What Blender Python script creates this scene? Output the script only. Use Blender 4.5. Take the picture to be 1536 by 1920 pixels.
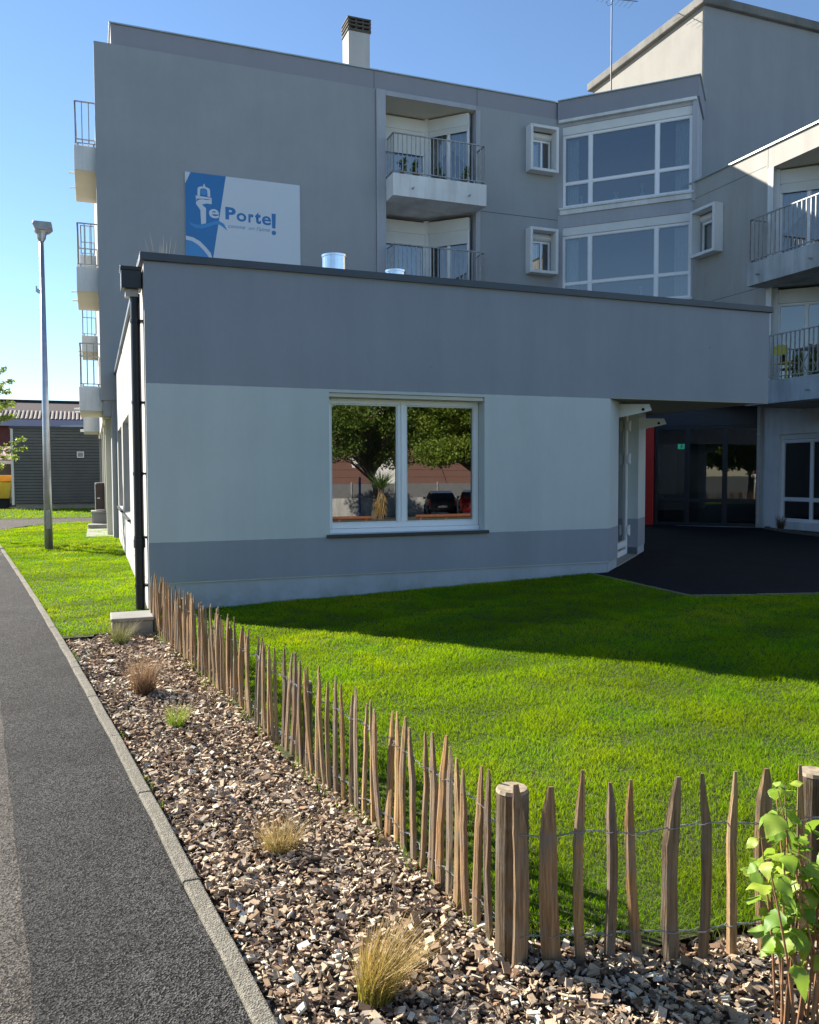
import bpy, bmesh, math, random
import numpy as np
from mathutils import Matrix, Vector

R = math.radians
random.seed(7)
rng = np.random.default_rng(7)
scene = bpy.context.scene
COL = scene.collection
for o in list(bpy.data.objects):
    bpy.data.objects.remove(o)

# ------------------------------------------------------------------ camera
CAM = Vector((-0.582, -9.85, 1.6))
PITCH, YAW, ROLL = 0.0473, 0.3649, -0.0035
fw = Vector((math.sin(YAW) * math.cos(PITCH), math.cos(YAW) * math.cos(PITCH), -math.sin(PITCH)))
rt = Vector((math.cos(YAW), -math.sin(YAW), 0))
up = rt.cross(fw)
rt2 = rt * math.cos(ROLL) + up * math.sin(ROLL)
up2 = up * math.cos(ROLL) - rt * math.sin(ROLL)
cd = bpy.data.cameras.new('camera')
cam = bpy.data.objects.new('camera', cd)
COL.objects.link(cam)
m = Matrix((rt2, up2, -fw)).transposed().to_4x4()
m.translation = CAM
cam.matrix_world = m
cd.sensor_fit = 'HORIZONTAL'
cd.sensor_width = 36.0
cd.lens = 1555.0 / 1536.0 * 36.0
cd.clip_start = 0.05
cd.clip_end = 3000
scene.camera = cam

# ------------------------------------------------------------------ sky, sun, exposure
SUN_EL = R(29.2)
SUN_AZ = math.atan2(-0.6, 0.8)
w = bpy.data.worlds.new('World')
scene.world = w
w.use_nodes = True
nt = w.node_tree
nt.nodes.clear()
sky = nt.nodes.new('ShaderNodeTexSky')
sky.sky_type = 'NISHITA'
sky.sun_disc = False
sky.sun_elevation = SUN_EL
sky.sun_rotation = SUN_AZ
sky.altitude = 0
sky.air_density = 1.0
sky.dust_density = 0.0
sky.ozone_density = 4.0
bg = nt.nodes.new('ShaderNodeBackground')
bg.inputs['Strength'].default_value = 0.068
wo = nt.nodes.new('ShaderNodeOutputWorld')
nt.links.new(sky.outputs[0], bg.inputs[0])
nt.links.new(bg.outputs[0], wo.inputs[0])
ld = bpy.data.lights.new('sun', 'SUN')
ld.energy = 5.0
ld.angle = R(0.53)
ld.color = (1.0, 0.93, 0.82)
sun = bpy.data.objects.new('sun', ld)
COL.objects.link(sun)
sdir = Vector((0.6 * math.cos(SUN_EL), -0.8 * math.cos(SUN_EL), -math.sin(SUN_EL)))
sun.rotation_euler = sdir.to_track_quat('-Z', 'Y').to_euler()
sun.location = (-12, 18, 20)
scene.view_settings.view_transform = 'Standard'
scene.view_settings.look = 'None'
scene.view_settings.exposure = 1.55
scene.view_settings.gamma = 1.0
scene.view_settings.use_curve_mapping = False
scene.cycles.max_bounces = 8
scene.cycles.transparent_max_bounces = 12

# ------------------------------------------------------------------ materials
def new_mat(name):
    mt = bpy.data.materials.new(name)
    mt.use_nodes = True
    n = mt.node_tree
    return mt, n, n.nodes['Principled BSDF'], n.nodes['Material Output']

def N(n, t, **kw):
    nd = n.nodes.new(t)
    for k, v in kw.items():
        if k in nd.inputs:
            nd.inputs[k].default_value = v
        else:
            setattr(nd, k, v)
    return nd

def c4(c):
    return (c[0], c[1], c[2], 1.0)

def pos_node(n):
    return n.nodes.new('ShaderNodeNewGeometry').outputs['Position']

def noise(n, scale, detail=4, rough=0.55, vec=None, dist=0.0):
    t = N(n, 'ShaderNodeTexNoise', Scale=scale, Detail=detail, Roughness=rough, Distortion=dist)
    n.links.new(vec if vec is not None else pos_node(n), t.inputs['Vector'])
    return t.outputs['Fac']

def ramp(n, fac, stops):
    r = n.nodes.new('ShaderNodeValToRGB')
    el = r.color_ramp.elements
    while len(el) < len(stops):
        el.new(0.5)
    for e, (p, c) in zip(el, stops):
        e.position = p
        e.color = c4(c) if len(c) == 3 else c
    n.links.new(fac, r.inputs[0])
    return r.outputs[0]

def mixc(n, fac, a, b, mode='MIX'):
    x = n.nodes.new('ShaderNodeMix')
    x.data_type = 'RGBA'
    x.blend_type = mode
    for s, v in ((0, fac), (6, a), (7, b)):
        if hasattr(v, 'is_linked'):
            n.links.new(v, x.inputs[s])
        else:
            x.inputs[s].default_value = c4(v) if s > 0 else v
    return x.outputs[2]

def mathn(n, op, a, b=0.0):
    x = n.nodes.new('ShaderNodeMath')
    x.operation = op
    for i, v in enumerate((a, b)):
        if hasattr(v, 'is_linked'):
            n.links.new(v, x.inputs[i])
        else:
            x.inputs[i].default_value = v
    return x.outputs[0]

def bump(n, p, h, strength=0.3, dist=0.01):
    b = N(n, 'ShaderNodeBump', Strength=strength, Distance=dist)
    n.links.new(h, b.inputs['Height'])
    n.links.new(b.outputs[0], p.inputs['Normal'])
    return b

def scaled(n, sx, sy, sz, vec=None):
    mp = n.nodes.new('ShaderNodeMapping')
    mp.inputs['Scale'].default_value = (sx, sy, sz)
    n.links.new(vec if vec is not None else pos_node(n), mp.inputs[0])
    return mp.outputs[0]

def plain(name, col, rough=0.6, var=0.12, vscale=3.0, bscale=60, bstr=0.1, metal=0.0, spec=0.5):
    mt, n, p, o = new_mat(name)
    f = noise(n, vscale, 5)
    d = tuple(max(0, c * (1 - var)) for c in col)
    l = tuple(min(1, c * (1 + var)) for c in col)
    n.links.new(ramp(n, f, [(0.3, d), (0.7, l)]), p.inputs['Base Color'])
    p.inputs['Roughness'].default_value = rough
    p.inputs['Metallic'].default_value = metal
    p.inputs['Specular IOR Level'].default_value = spec
    if bstr > 0:
        bump(n, p, noise(n, bscale, 3), bstr, 0.004)
    return mt

def render_paint(name, col, bands=None, stain=0.10, streak=0.08, grain=190, rough=0.9, specks=False, mould=0.0):
    """Painted render: fine grain relief, weathering patches, vertical rain streaks; optional painted bands [(z, colour above z)]."""
    mt, n, p, o = new_mat(name)
    pos = pos_node(n)
    if bands:
        sep = n.nodes.new('ShaderNodeSeparateXYZ')
        n.links.new(pos, sep.inputs[0])
        wob = mathn(n, 'MULTIPLY', mathn(n, 'SUBTRACT', noise(n, 9, 2, vec=pos), 0.5), 0.012)
        z = mathn(n, 'ADD', sep.outputs[2], wob)
        c = None
        prev = col
        for zb, cb in bands:
            g = mathn(n, 'GREATER_THAN', z, zb)
            c = mixc(n, g, prev, cb)
            prev = c
        base = c
    else:
        rgb = n.nodes.new('ShaderNodeRGB')
        rgb.outputs[0].default_value = c4(col)
        base = rgb.outputs[0]
    s1 = ramp(n, noise(n, 0.8, 6, 0.65, pos), [(0.3, (1 - stain,) * 3), (0.7, (1 + stain * .4,) * 3)])
    base = mixc(n, 1.0, base, s1, 'MULTIPLY')
    if specks:
        sp = N(n, 'ShaderNodeTexVoronoi', Scale=3.2)
        n.links.new(pos, sp.inputs['Vector'])
        spk = mathn(n, 'MULTIPLY', mathn(n, 'LESS_THAN', sp.outputs['Distance'], 0.035), mathn(n, 'GREATER_THAN', noise(n, 2.3, 2, 0.5, pos), 0.56))
        base = mixc(n, mathn(n, 'MULTIPLY', spk, 0.55), base, (0.10, 0.10, 0.10))
    if mould > 0:
        sz = n.nodes.new('ShaderNodeSeparateXYZ'); n.links.new(pos, sz.inputs[0])
        mz = mathn(n, 'SUBTRACT', 1.0, mathn(n, 'DIVIDE', sz.outputs[2], mould)); mz.node.use_clamp = True
        mf = mathn(n, 'MULTIPLY', mz, ramp(n, noise(n, 4.0, 6, 0.75, pos), [(0.42, (0, 0, 0)), (0.75, (1, 1, 1))]))
        base = mixc(n, mathn(n, 'MULTIPLY', mf, 0.8), base, (0.16, 0.18, 0.11))
    s2 = ramp(n, noise(n, 1.0, 5, 0.7, scaled(n, 2.2, 2.2, 0.25, pos)), [(0.35, (1 - streak,) * 3), (0.6, (1, 1, 1))])
    base = mixc(n, 1.0, base, s2, 'MULTIPLY')
    g = noise(n, grain, 3, 0.6, pos)
    s3 = ramp(n, g, [(0.3, (0.93,) * 3), (0.7, (1.05,) * 3)])
    base = mixc(n, 1.0, base, s3, 'MULTIPLY')
    n.links.new(base, p.inputs['Base Color'])
    p.inputs['Roughness'].default_value = rough
    p.inputs['Specular IOR Level'].default_value = 0.2
    bump(n, p, g, 0.45, 0.004)
    return mt

def glass_mat(name, refl=1.9, tint=(0.75, 0.82, 0.84), wob=0.0):
    mt, n, p, o = new_mat(name)
    n.nodes.remove(p)
    tr = N(n, 'ShaderNodeBsdfTransparent')
    tr.inputs[0].default_value = c4(tint)
    gl = N(n, 'ShaderNodeBsdfGlossy', Roughness=0.0)
    gl.inputs[0].default_value = (1, 1, 1, 1)
    fr = N(n, 'ShaderNodeFresnel', IOR=refl)
    mx = n.nodes.new('ShaderNodeMixShader')
    n.links.new(fr.outputs[0], mx.inputs[0])
    n.links.new(tr.outputs[0], mx.inputs[1])
    n.links.new(gl.outputs[0], mx.inputs[2])
    if wob > 0:
        b = N(n, 'ShaderNodeBump', Strength=wob, Distance=0.01)
        n.links.new(noise(n, 0.9, 1), b.inputs['Height'])
        n.links.new(b.outputs[0], gl.inputs['Normal'])
    n.links.new(mx.outputs[0], o.inputs[0])
    return mt

M = {}
LIGHT = (0.60, 0.635, 0.62)
DARK = (0.325, 0.345, 0.385)
M['annex'] = render_paint('annex_render', DARK, [(0.81, LIGHT), (2.622, DARK)], 0.07, 0.06, specks=True)
M['annex_side'] = render_paint('annex_side_render', (0.44, 0.435, 0.415), None, 0.05, 0.06)
M['plinth'] = render_paint('plinth_render', (0.47, 0.50, 0.54), None, 0.14, 0.10, mould=0.30)
M['main'] = render_paint('main_render', (0.355, 0.37, 0.375), None, 0.07, 0.04)
M['main_band'] = render_paint('parapet_render', (0.31, 0.31, 0.34), None, 0.05, 0.03)
M['pilaster'] = render_paint('pilaster_render', (0.46, 0.47, 0.50), None, 0.10, 0.12)
M['tower'] = render_paint('tower_render', (0.285, 0.275, 0.25), None, 0.12, 0.06, 60)
M['tower_front'] = render_paint('tower_front_render', (0.30, 0.31, 0.325), None, 0.06, 0.06)
M['wing'] = render_paint('wing_render', (0.42, 0.405, 0.37), None, 0.08, 0.12)
M['white_conc'] = render_paint('white_concrete', (0.82, 0.82, 0.79), None, 0.12, 0.2, 90)
M['old_conc'] = render_paint('stained_concrete', (0.56, 0.58, 0.57), None, 0.25, 0.35, 60)
M['box_white'] = render_paint('boxed_surround', (0.80, 0.80, 0.78), None, 0.08, 0.1, 90)
M['chimney'] = render_paint('chimney_render', (0.50, 0.50, 0.48), None, 0.1, 0.1, 90)
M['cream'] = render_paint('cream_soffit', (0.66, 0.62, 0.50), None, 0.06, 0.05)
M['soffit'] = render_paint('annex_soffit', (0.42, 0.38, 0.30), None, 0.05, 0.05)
M['conc'] = render_paint('grey_concrete', (0.33, 0.32, 0.29), None, 0.22, 0.15, 120)
M['rim'] = render_paint('roof_rim_concrete', (0.20, 0.195, 0.18), None, 0.35, 0.2, 40)
M['rim_dark'] = M['rim']
M['pvc'] = plain('white_pvc', (0.86, 0.87, 0.88), 0.35, 0.03, 2, 40, 0.0)
M['shutter'] = plain('shutter_white', (0.72, 0.72, 0.69), 0.5, 0.05, 2, 40, 0.0)
M['coping'] = plain('dark_coping', (0.055, 0.065, 0.08), 0.45, 0.15, 2, 60, 0.03)
M['cap'] = plain('pale_metal_cap', (0.42, 0.47, 0.45), 0.4, 0.1, 2, 60, 0.02, 0.6)
M['black'] = plain('black_pipe', (0.012, 0.013, 0.016), 0.4, 0.2, 4, 80, 0.02)
M['galv'] = plain('galvanised_steel', (0.50, 0.52, 0.54), 0.38, 0.12, 6, 80, 0.05, 0.75)
M['zinc'] = plain('shiny_duct', (0.80, 0.82, 0.84), 0.16, 0.06, 8, 40, 0.06, 1.0)
M['rail'] = plain('railing_paint', (0.34, 0.34, 0.33), 0.5, 0.2, 8, 60, 0.03, 0.2)
M['mast'] = plain('weathered_mast', (0.07, 0.07, 0.075), 0.6, 0.2, 8, 60, 0.03, 0.3)
M['dark'] = plain('dark_void', (0.02, 0.022, 0.025), 0.9, 0.1, 2, 30, 0.0)
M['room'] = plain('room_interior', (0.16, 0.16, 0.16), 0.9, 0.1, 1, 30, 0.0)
M['lobby'] = plain('lobby_interior', (0.10, 0.12, 0.14), 0.8, 0.1, 1, 30, 0.0)
M['anthracite'] = plain('anthracite_frame', (0.012, 0.016, 0.028), 0.35, 0.1, 2, 30, 0.0)
M['red'] = plain('red_panel', (0.55, 0.02, 0.012), 0.45, 0.06, 2, 30, 0.0)
M['curtain'] = plain('white_lace', (0.75, 0.75, 0.74), 0.9, 0.06, 12, 50, 0.2)
M['glass'] = glass_mat('window_glass', 2.6, (0.70, 0.78, 0.82), 0.02)
M['glass_annex'] = glass_mat('annex_window_glass', 2.9, (0.45, 0.5, 0.5), 0.03)
M['glass_lobby'] = glass_mat('lobby_glass', 2.0, (0.6, 0.68, 0.72), 0.015)
M['sill'] = plain('dark_sill', (0.03, 0.03, 0.032), 0.4, 0.1, 2, 30, 0.0)
M['joint'] = plain('joint_sealant', (0.10, 0.10, 0.105), 0.8, 0.1, 2, 30, 0.0)
M['beige_pipe'] = plain('beige_pipe', (0.45, 0.42, 0.37), 0.5, 0.08, 3, 30, 0.0)
M['brick_dark'] = plain('chimney_terracotta', (0.085, 0.075, 0.065), 0.9, 0.25, 10, 60, 0.2)
M['sign_white'] = plain('sign_white', (0.62, 0.66, 0.70), 0.35, 0.02, 1, 20, 0.0)
M['sign_blue'] = plain('sign_blue', (0.018, 0.17, 0.42), 0.35, 0.04, 1, 20, 0.0)
M['sign_sky'] = plain('sign_light_blue', (0.05, 0.26, 0.56), 0.35, 0.04, 1, 20, 0.0)
M['green_sign'] = plain('exit_green', (0.02, 0.30, 0.20), 0.4, 0.03, 1, 20, 0.0)
_p = M['green_sign'].node_tree.nodes['Principled BSDF']
_p.inputs['Emission Color'].default_value = (0.02, 0.45, 0.30, 1); _p.inputs['Emission Strength'].default_value = 0.18
M['clad'] = plain('dark_cladding', (0.115, 0.122, 0.120), 0.6, 0.12, 2, 60, 0.08)
M['brown_metal'] = plain('brown_cabinet', (0.055, 0.03, 0.025), 0.5, 0.1, 3, 40, 0.02)
M['tile_roof'] = plain('clay_tile', (0.13, 0.065, 0.048), 0.9, 0.3, 14, 60, 0.2)
M['tile_dark'] = plain('dark_tile', (0.05, 0.035, 0.035), 0.9, 0.3, 8, 60, 0.2)
M['tile_pale'] = plain('pale_tile', (0.24, 0.20, 0.17), 0.9, 0.25, 8, 60, 0.2)
M['red_render'] = plain('red_brown_wall', (0.16, 0.055, 0.05), 0.9, 0.15, 2, 60, 0.1)
M['violet_board'] = plain('pale_violet_board', (0.30, 0.31, 0.42), 0.6, 0.05, 2, 40, 0.0)
M['pink_roof'] = plain('pink_corrugated', (0.40, 0.22, 0.22), 0.8, 0.1, 3, 40, 0.05)
M['yellow'] = plain('yellow_skip', (0.55, 0.40, 0.015), 0.5, 0.1, 3, 40, 0.05)
M['orange'] = plain('orange_lid', (0.75, 0.28, 0.01), 0.5, 0.08, 3, 40, 0.0)
M['house_white'] = plain('house_render', (0.72, 0.70, 0.66), 0.9, 0.06, 2, 60, 0.1)
M['wall_grey'] = render_paint('old_grey_wall', (0.46, 0.45, 0.42), None, 0.25, 0.3)
M['orange_wood'] = plain('orange_timber', (0.17, 0.06, 0.025), 0.7, 0.2, 5, 40, 0.1)
M['blue_paint'] = plain('blue_post', (0.03, 0.08, 0.26), 0.5, 0.1, 4, 40, 0.0)
M['mesh_grey'] = plain('grey_screen', (0.14, 0.14, 0.14), 0.8, 0.1, 4, 40, 0.0)
M['car_dark'] = plain('car_black', (0.012, 0.013, 0.016), 0.2, 0.05, 2, 30, 0.0)
M['car_red'] = plain('car_red', (0.16, 0.006, 0.010), 0.2, 0.05, 2, 30, 0.0)
M['car_silver'] = plain('car_silver', (0.5, 0.5, 0.52), 0.25, 0.05, 2, 30, 0.0, 0.5)
M['tyre'] = plain('tyre', (0.015, 0.015, 0.015), 0.9, 0.1, 9, 40, 0.1)
M['tail_red'] = plain('tail_lamp', (0.5, 0.01, 0.01), 0.2, 0.05, 2, 30, 0.0)
M['skin'] = plain('skin', (0.50, 0.28, 0.20), 0.5, 0.08, 6, 60, 0.0)
M['shirt'] = plain('white_shirt', (0.70, 0.70, 0.68), 0.9, 0.08, 6, 60, 0.1)
M['trouser'] = plain('grey_trousers', (0.42, 0.41, 0.38), 0.9, 0.1, 6, 60, 0.1)
M['belt'] = plain('dark_belt', (0.03, 0.025, 0.02), 0.6, 0.1, 6, 60, 0.1)
M['hair'] = plain('dark_hair', (0.03, 0.02, 0.015), 0.7, 0.2, 20, 60, 0.1)
M['chair_yellow'] = plain('yellow_chair', (0.62, 0.52, 0.05), 0.5, 0.06, 3, 40, 0.0)
M['pot'] = plain('terracotta_pot', (0.26, 0.10, 0.05), 0.8, 0.12, 6, 40, 0.05)
M['wire'] = plain('fence_wire', (0.26, 0.265, 0.27), 0.45, 0.25, 20, 60, 0.1, 0.5)

# asphalt, two ages
def asphalt(name, dark, lightc, seam=None):
    mt, n, p, o = new_mat(name)
    pos = pos_node(n)
    v = N(n, 'ShaderNodeTexVoronoi', Scale=165)
    n.links.new(pos, v.inputs['Vector'])
    st = ramp(n, v.outputs['Color'], [(0.25, dark), (0.6, tuple((a + b) / 2 for a, b in zip(dark, lightc))), (0.9, lightc)])
    big = ramp(n, noise(n, 1.6, 6, 0.65, pos), [(0.3, (0.66,) * 3), (0.7, (1.15,) * 3)])
    c = mixc(n, 1.0, st, big, 'MULTIPLY')
    mid = ramp(n, noise(n, 14, 4, 0.7, pos), [(0.3, (0.82,) * 3), (0.7, (1.1,) * 3)])
    c = mixc(n, 1.0, c, mid, 'MULTIPLY')
    n.links.new(c, p.inputs['Base Color'])
    p.inputs['Roughness'].default_value = 0.85
    p.inputs['Specular IOR Level'].default_value = 0.12
    h = mathn(n, 'ADD', v.outputs['Distance'], mathn(n, 'MULTIPLY', noise(n, 300, 2, 0.6, pos), .4))
    bump(n, p, h, 1.0, 0.005)
    return mt
M['asphalt'] = asphalt('path_asphalt', (0.003, 0.003, 0.003), (0.112, 0.108, 0.103))
M['asphalt_old'] = asphalt('old_asphalt', (0.020, 0.018, 0.015), (0.215, 0.192, 0.168))
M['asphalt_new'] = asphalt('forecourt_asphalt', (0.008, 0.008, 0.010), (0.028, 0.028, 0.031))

def kerb_mat():
    mt, n, p, o = new_mat('kerb_concrete')
    pos = pos_node(n)
    v = N(n, 'ShaderNodeTexVoronoi', Scale=150)
    n.links.new(pos, v.inputs['Vector'])
    c = ramp(n, v.outputs['Color'], [(0.2, (0.13, 0.118, 0.095)), (0.55, (0.19, 0.175, 0.143)), (0.9, (0.26, 0.245, 0.21))])
    s = ramp(n, noise(n, 7, 6, 0.7, pos), [(0.3, (0.68, 0.68, 0.62)), (0.7, (1.12, 1.1, 1.05))])
    n.links.new(mixc(n, 1.0, c, s, 'MULTIPLY'), p.inputs['Base Color'])
    p.inputs['Roughness'].default_value = 0.95
    bump(n, p, mathn(n, 'ADD', v.outputs['Distance'], noise(n, 35, 5, 0.7, pos)), 0.7, 0.006)
    return mt
M['kerb'] = kerb_mat()

def soil_mat(name, a, b):
    mt, n, p, o = new_mat(name)
    pos = pos_node(n)
    n.links.new(ramp(n, noise(n, 30, 6, 0.7, pos), [(0.3, a), (0.7, b)]), p.inputs['Base Color'])
    p.inputs['Roughness'].default_value = 1.0
    bump(n, p, noise(n, 60, 5, 0.7, pos), 0.9, 0.02)
    return mt
M['soil'] = soil_mat('bed_soil', (0.02, 0.014, 0.009), (0.07, 0.05, 0.035))
M['turf'] = soil_mat('turf_soil', (0.03, 0.038, 0.010), (0.07, 0.085, 0.016))
M['far_ground'] = soil_mat('far_ground', (0.05, 0.055, 0.04), (0.09, 0.09, 0.07))

def attr_mat(name, rough=0.8, trans=0.0, grain=0.0, spec=0.3):
    """Colour from the mesh's own colour attribute (the piece's real colour)."""
    mt, n, p, o = new_mat(name)
    a = n.nodes.new('ShaderNodeAttribute')
    a.attribute_name = 'tone'
    col = a.outputs['Color']
    if grain > 0:
        g = ramp(n, noise(n, 240, 4, 0.7), [(0.3, (1 - grain,) * 3), (0.7, (1 + grain * .5,) * 3)])
        col = mixc(n, 1.0, col, g, 'MULTIPLY')
    n.links.new(col, p.inputs['Base Color'])
    p.inputs['Roughness'].default_value = rough
    p.inputs['Specular IOR Level'].default_value = spec
    if trans > 0:
        tl = n.nodes.new('ShaderNodeBsdfTranslucent')
        hs = N(n, 'ShaderNodeHueSaturation', Saturation=1.1, Value=1.25)
        n.links.new(col, hs.inputs['Color'])
        n.links.new(hs.outputs[0], tl.inputs[0])
        mx = n.nodes.new('ShaderNodeMixShader')
        mx.inputs[0].default_value = trans
        n.links.new(p.outputs[0], mx.inputs[1])
        n.links.new(tl.outputs[0], mx.inputs[2])
        n.links.new(mx.outputs[0], o.inputs[0])
    return mt
M['grass'] = attr_mat('lawn_grass', 0.75, 0.45, 0, 0.08)
M['drygrass'] = attr_mat('dry_grass', 0.6, 0.35)
M['chips'] = attr_mat('wood_chips', 0.95, 0.0, 0.35, 0.15)
M['leaf'] = attr_mat('tree_leaf', 0.5, 0.35)

def wood_mat(name, cols):
    mt, n, p, o = new_mat(name)
    tc = n.nodes.new('ShaderNodeTexCoord')
    oi = n.nodes.new('ShaderNodeObjectInfo')
    add = n.nodes.new('ShaderNodeVectorMath')
    add.operation = 'ADD'
    n.links.new(tc.outputs['Object'], add.inputs[0])
    sc = n.nodes.new('ShaderNodeVectorMath')
    sc.operation = 'SCALE'
    cx = n.nodes.new('ShaderNodeCombineXYZ')
    for i in range(3):
        n.links.new(oi.outputs['Random'], cx.inputs[i])
    n.links.new(cx.outputs[0], sc.inputs[0])
    sc.inputs['Scale'].default_value = 37.0
    n.links.new(sc.outputs[0], add.inputs[1])
    v = add.outputs[0]
    base = ramp(n, oi.outputs['Random'], [(i / (len(cols) - 1), c) for i, c in enumerate(cols)])
    gr = noise(n, 1.0, 6, 0.7, scaled(n, 130, 130, 6, v))
    c = mixc(n, 1.0, base, ramp(n, gr, [(0.28, (0.36, 0.33, 0.30)), (0.68, (1.4, 1.32, 1.18))]), 'MULTIPLY')
    wx = noise(n, 9, 4, 0.6, v)
    c = mixc(n, ramp(n, wx, [(0.48, (0, 0, 0)), (0.72, (0.75,) * 3)]), c, (0.20, 0.185, 0.165))
    n.links.new(c, p.inputs['Base Color'])
    p.inputs['Roughness'].default_value = 0.9
    p.inputs['Specular IOR Level'].default_value = 0.2
    bump(n, p, gr, 1.0, 0.007)
    return mt
M['picket'] = wood_mat('split_chestnut', [(0.27, 0.18, 0.105), (0.36, 0.22, 0.11), (0.23, 0.18, 0.135), (0.42, 0.27, 0.13), (0.28, 0.22, 0.165), (0.19, 0.14, 0.10)])
M['post'] = wood_mat('post_wood', [(0.12, 0.092, 0.062), (0.15, 0.12, 0.082)])
M['endgrain'] = plain('post_end_grain', (0.30, 0.24, 0.16), 0.9, 0.35, 40, 90, 0.3)
M['bark'] = plain('tree_bark', (0.10, 0.08, 0.06), 0.95, 0.3, 20, 40, 0.6)
M['stem'] = plain('shrub_stem', (0.26, 0.14, 0.07), 0.7, 0.25, 30, 60, 0.1)

def leaf_mat():
    mt, n, p, o = new_mat('shrub_leaf')
    oi = n.nodes.new('ShaderNodeObjectInfo')
    base = ramp(n, oi.outputs['Random'], [(0.0, (0.13, 0.26, 0.025)), (0.5, (0.26, 0.40, 0.04)), (1.0, (0.42, 0.52, 0.07))])
    tc = n.nodes.new('ShaderNodeTexCoord')
    vn = N(n, 'ShaderNodeTexWave', Scale=16, Distortion=1.0)
    vn.bands_direction = 'DIAGONAL'
    n.links.new(tc.outputs['Object'], vn.inputs[0])
    c = mixc(n, 1.0, base, ramp(n, vn.outputs['Fac'], [(0.0, (0.85,) * 3), (0.3, (1.05,) * 3)]), 'MULTIPLY')
    n.links.new(c, p.inputs['Base Color'])
    p.inputs['Roughness'].default_value = 0.45
    bump(n, p, vn.outputs['Fac'], 0.15, 0.004)
    tl = n.nodes.new('ShaderNodeBsdfTranslucent')
    n.links.new(c, tl.inputs[0])
    mx = n.nodes.new('ShaderNodeMixShader')
    mx.inputs[0].default_value = 0.45
    n.links.new(p.outputs[0], mx.inputs[1])
    n.links.new(tl.outputs[0], mx.inputs[2])
    n.links.new(mx.outputs[0], o.inputs[0])
    return mt
M['shrub_leaf'] = leaf_mat()

# ------------------------------------------------------------------ mesh helpers
S2 = math.sqrt(0.5)
def frame(ox, oy, sx, sy, dx, dy):
    return Matrix(((sx, dx, 0, ox), (sy, dy, 0, oy), (0, 0, 1, 0), (0, 0, 0, 1)))
def FRONT(y, x=0.0): return frame(x, y, 1, 0, 0, 1)
def WEST(x): return frame(x, 0, 0, -1, 1, 0)          # s = -Y
def DIAG(ox, oy): return frame(ox, oy, S2, -S2, S2, S2)
def CHAM(ox, oy): return frame(ox, oy, S2, S2, -S2, S2)

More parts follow.
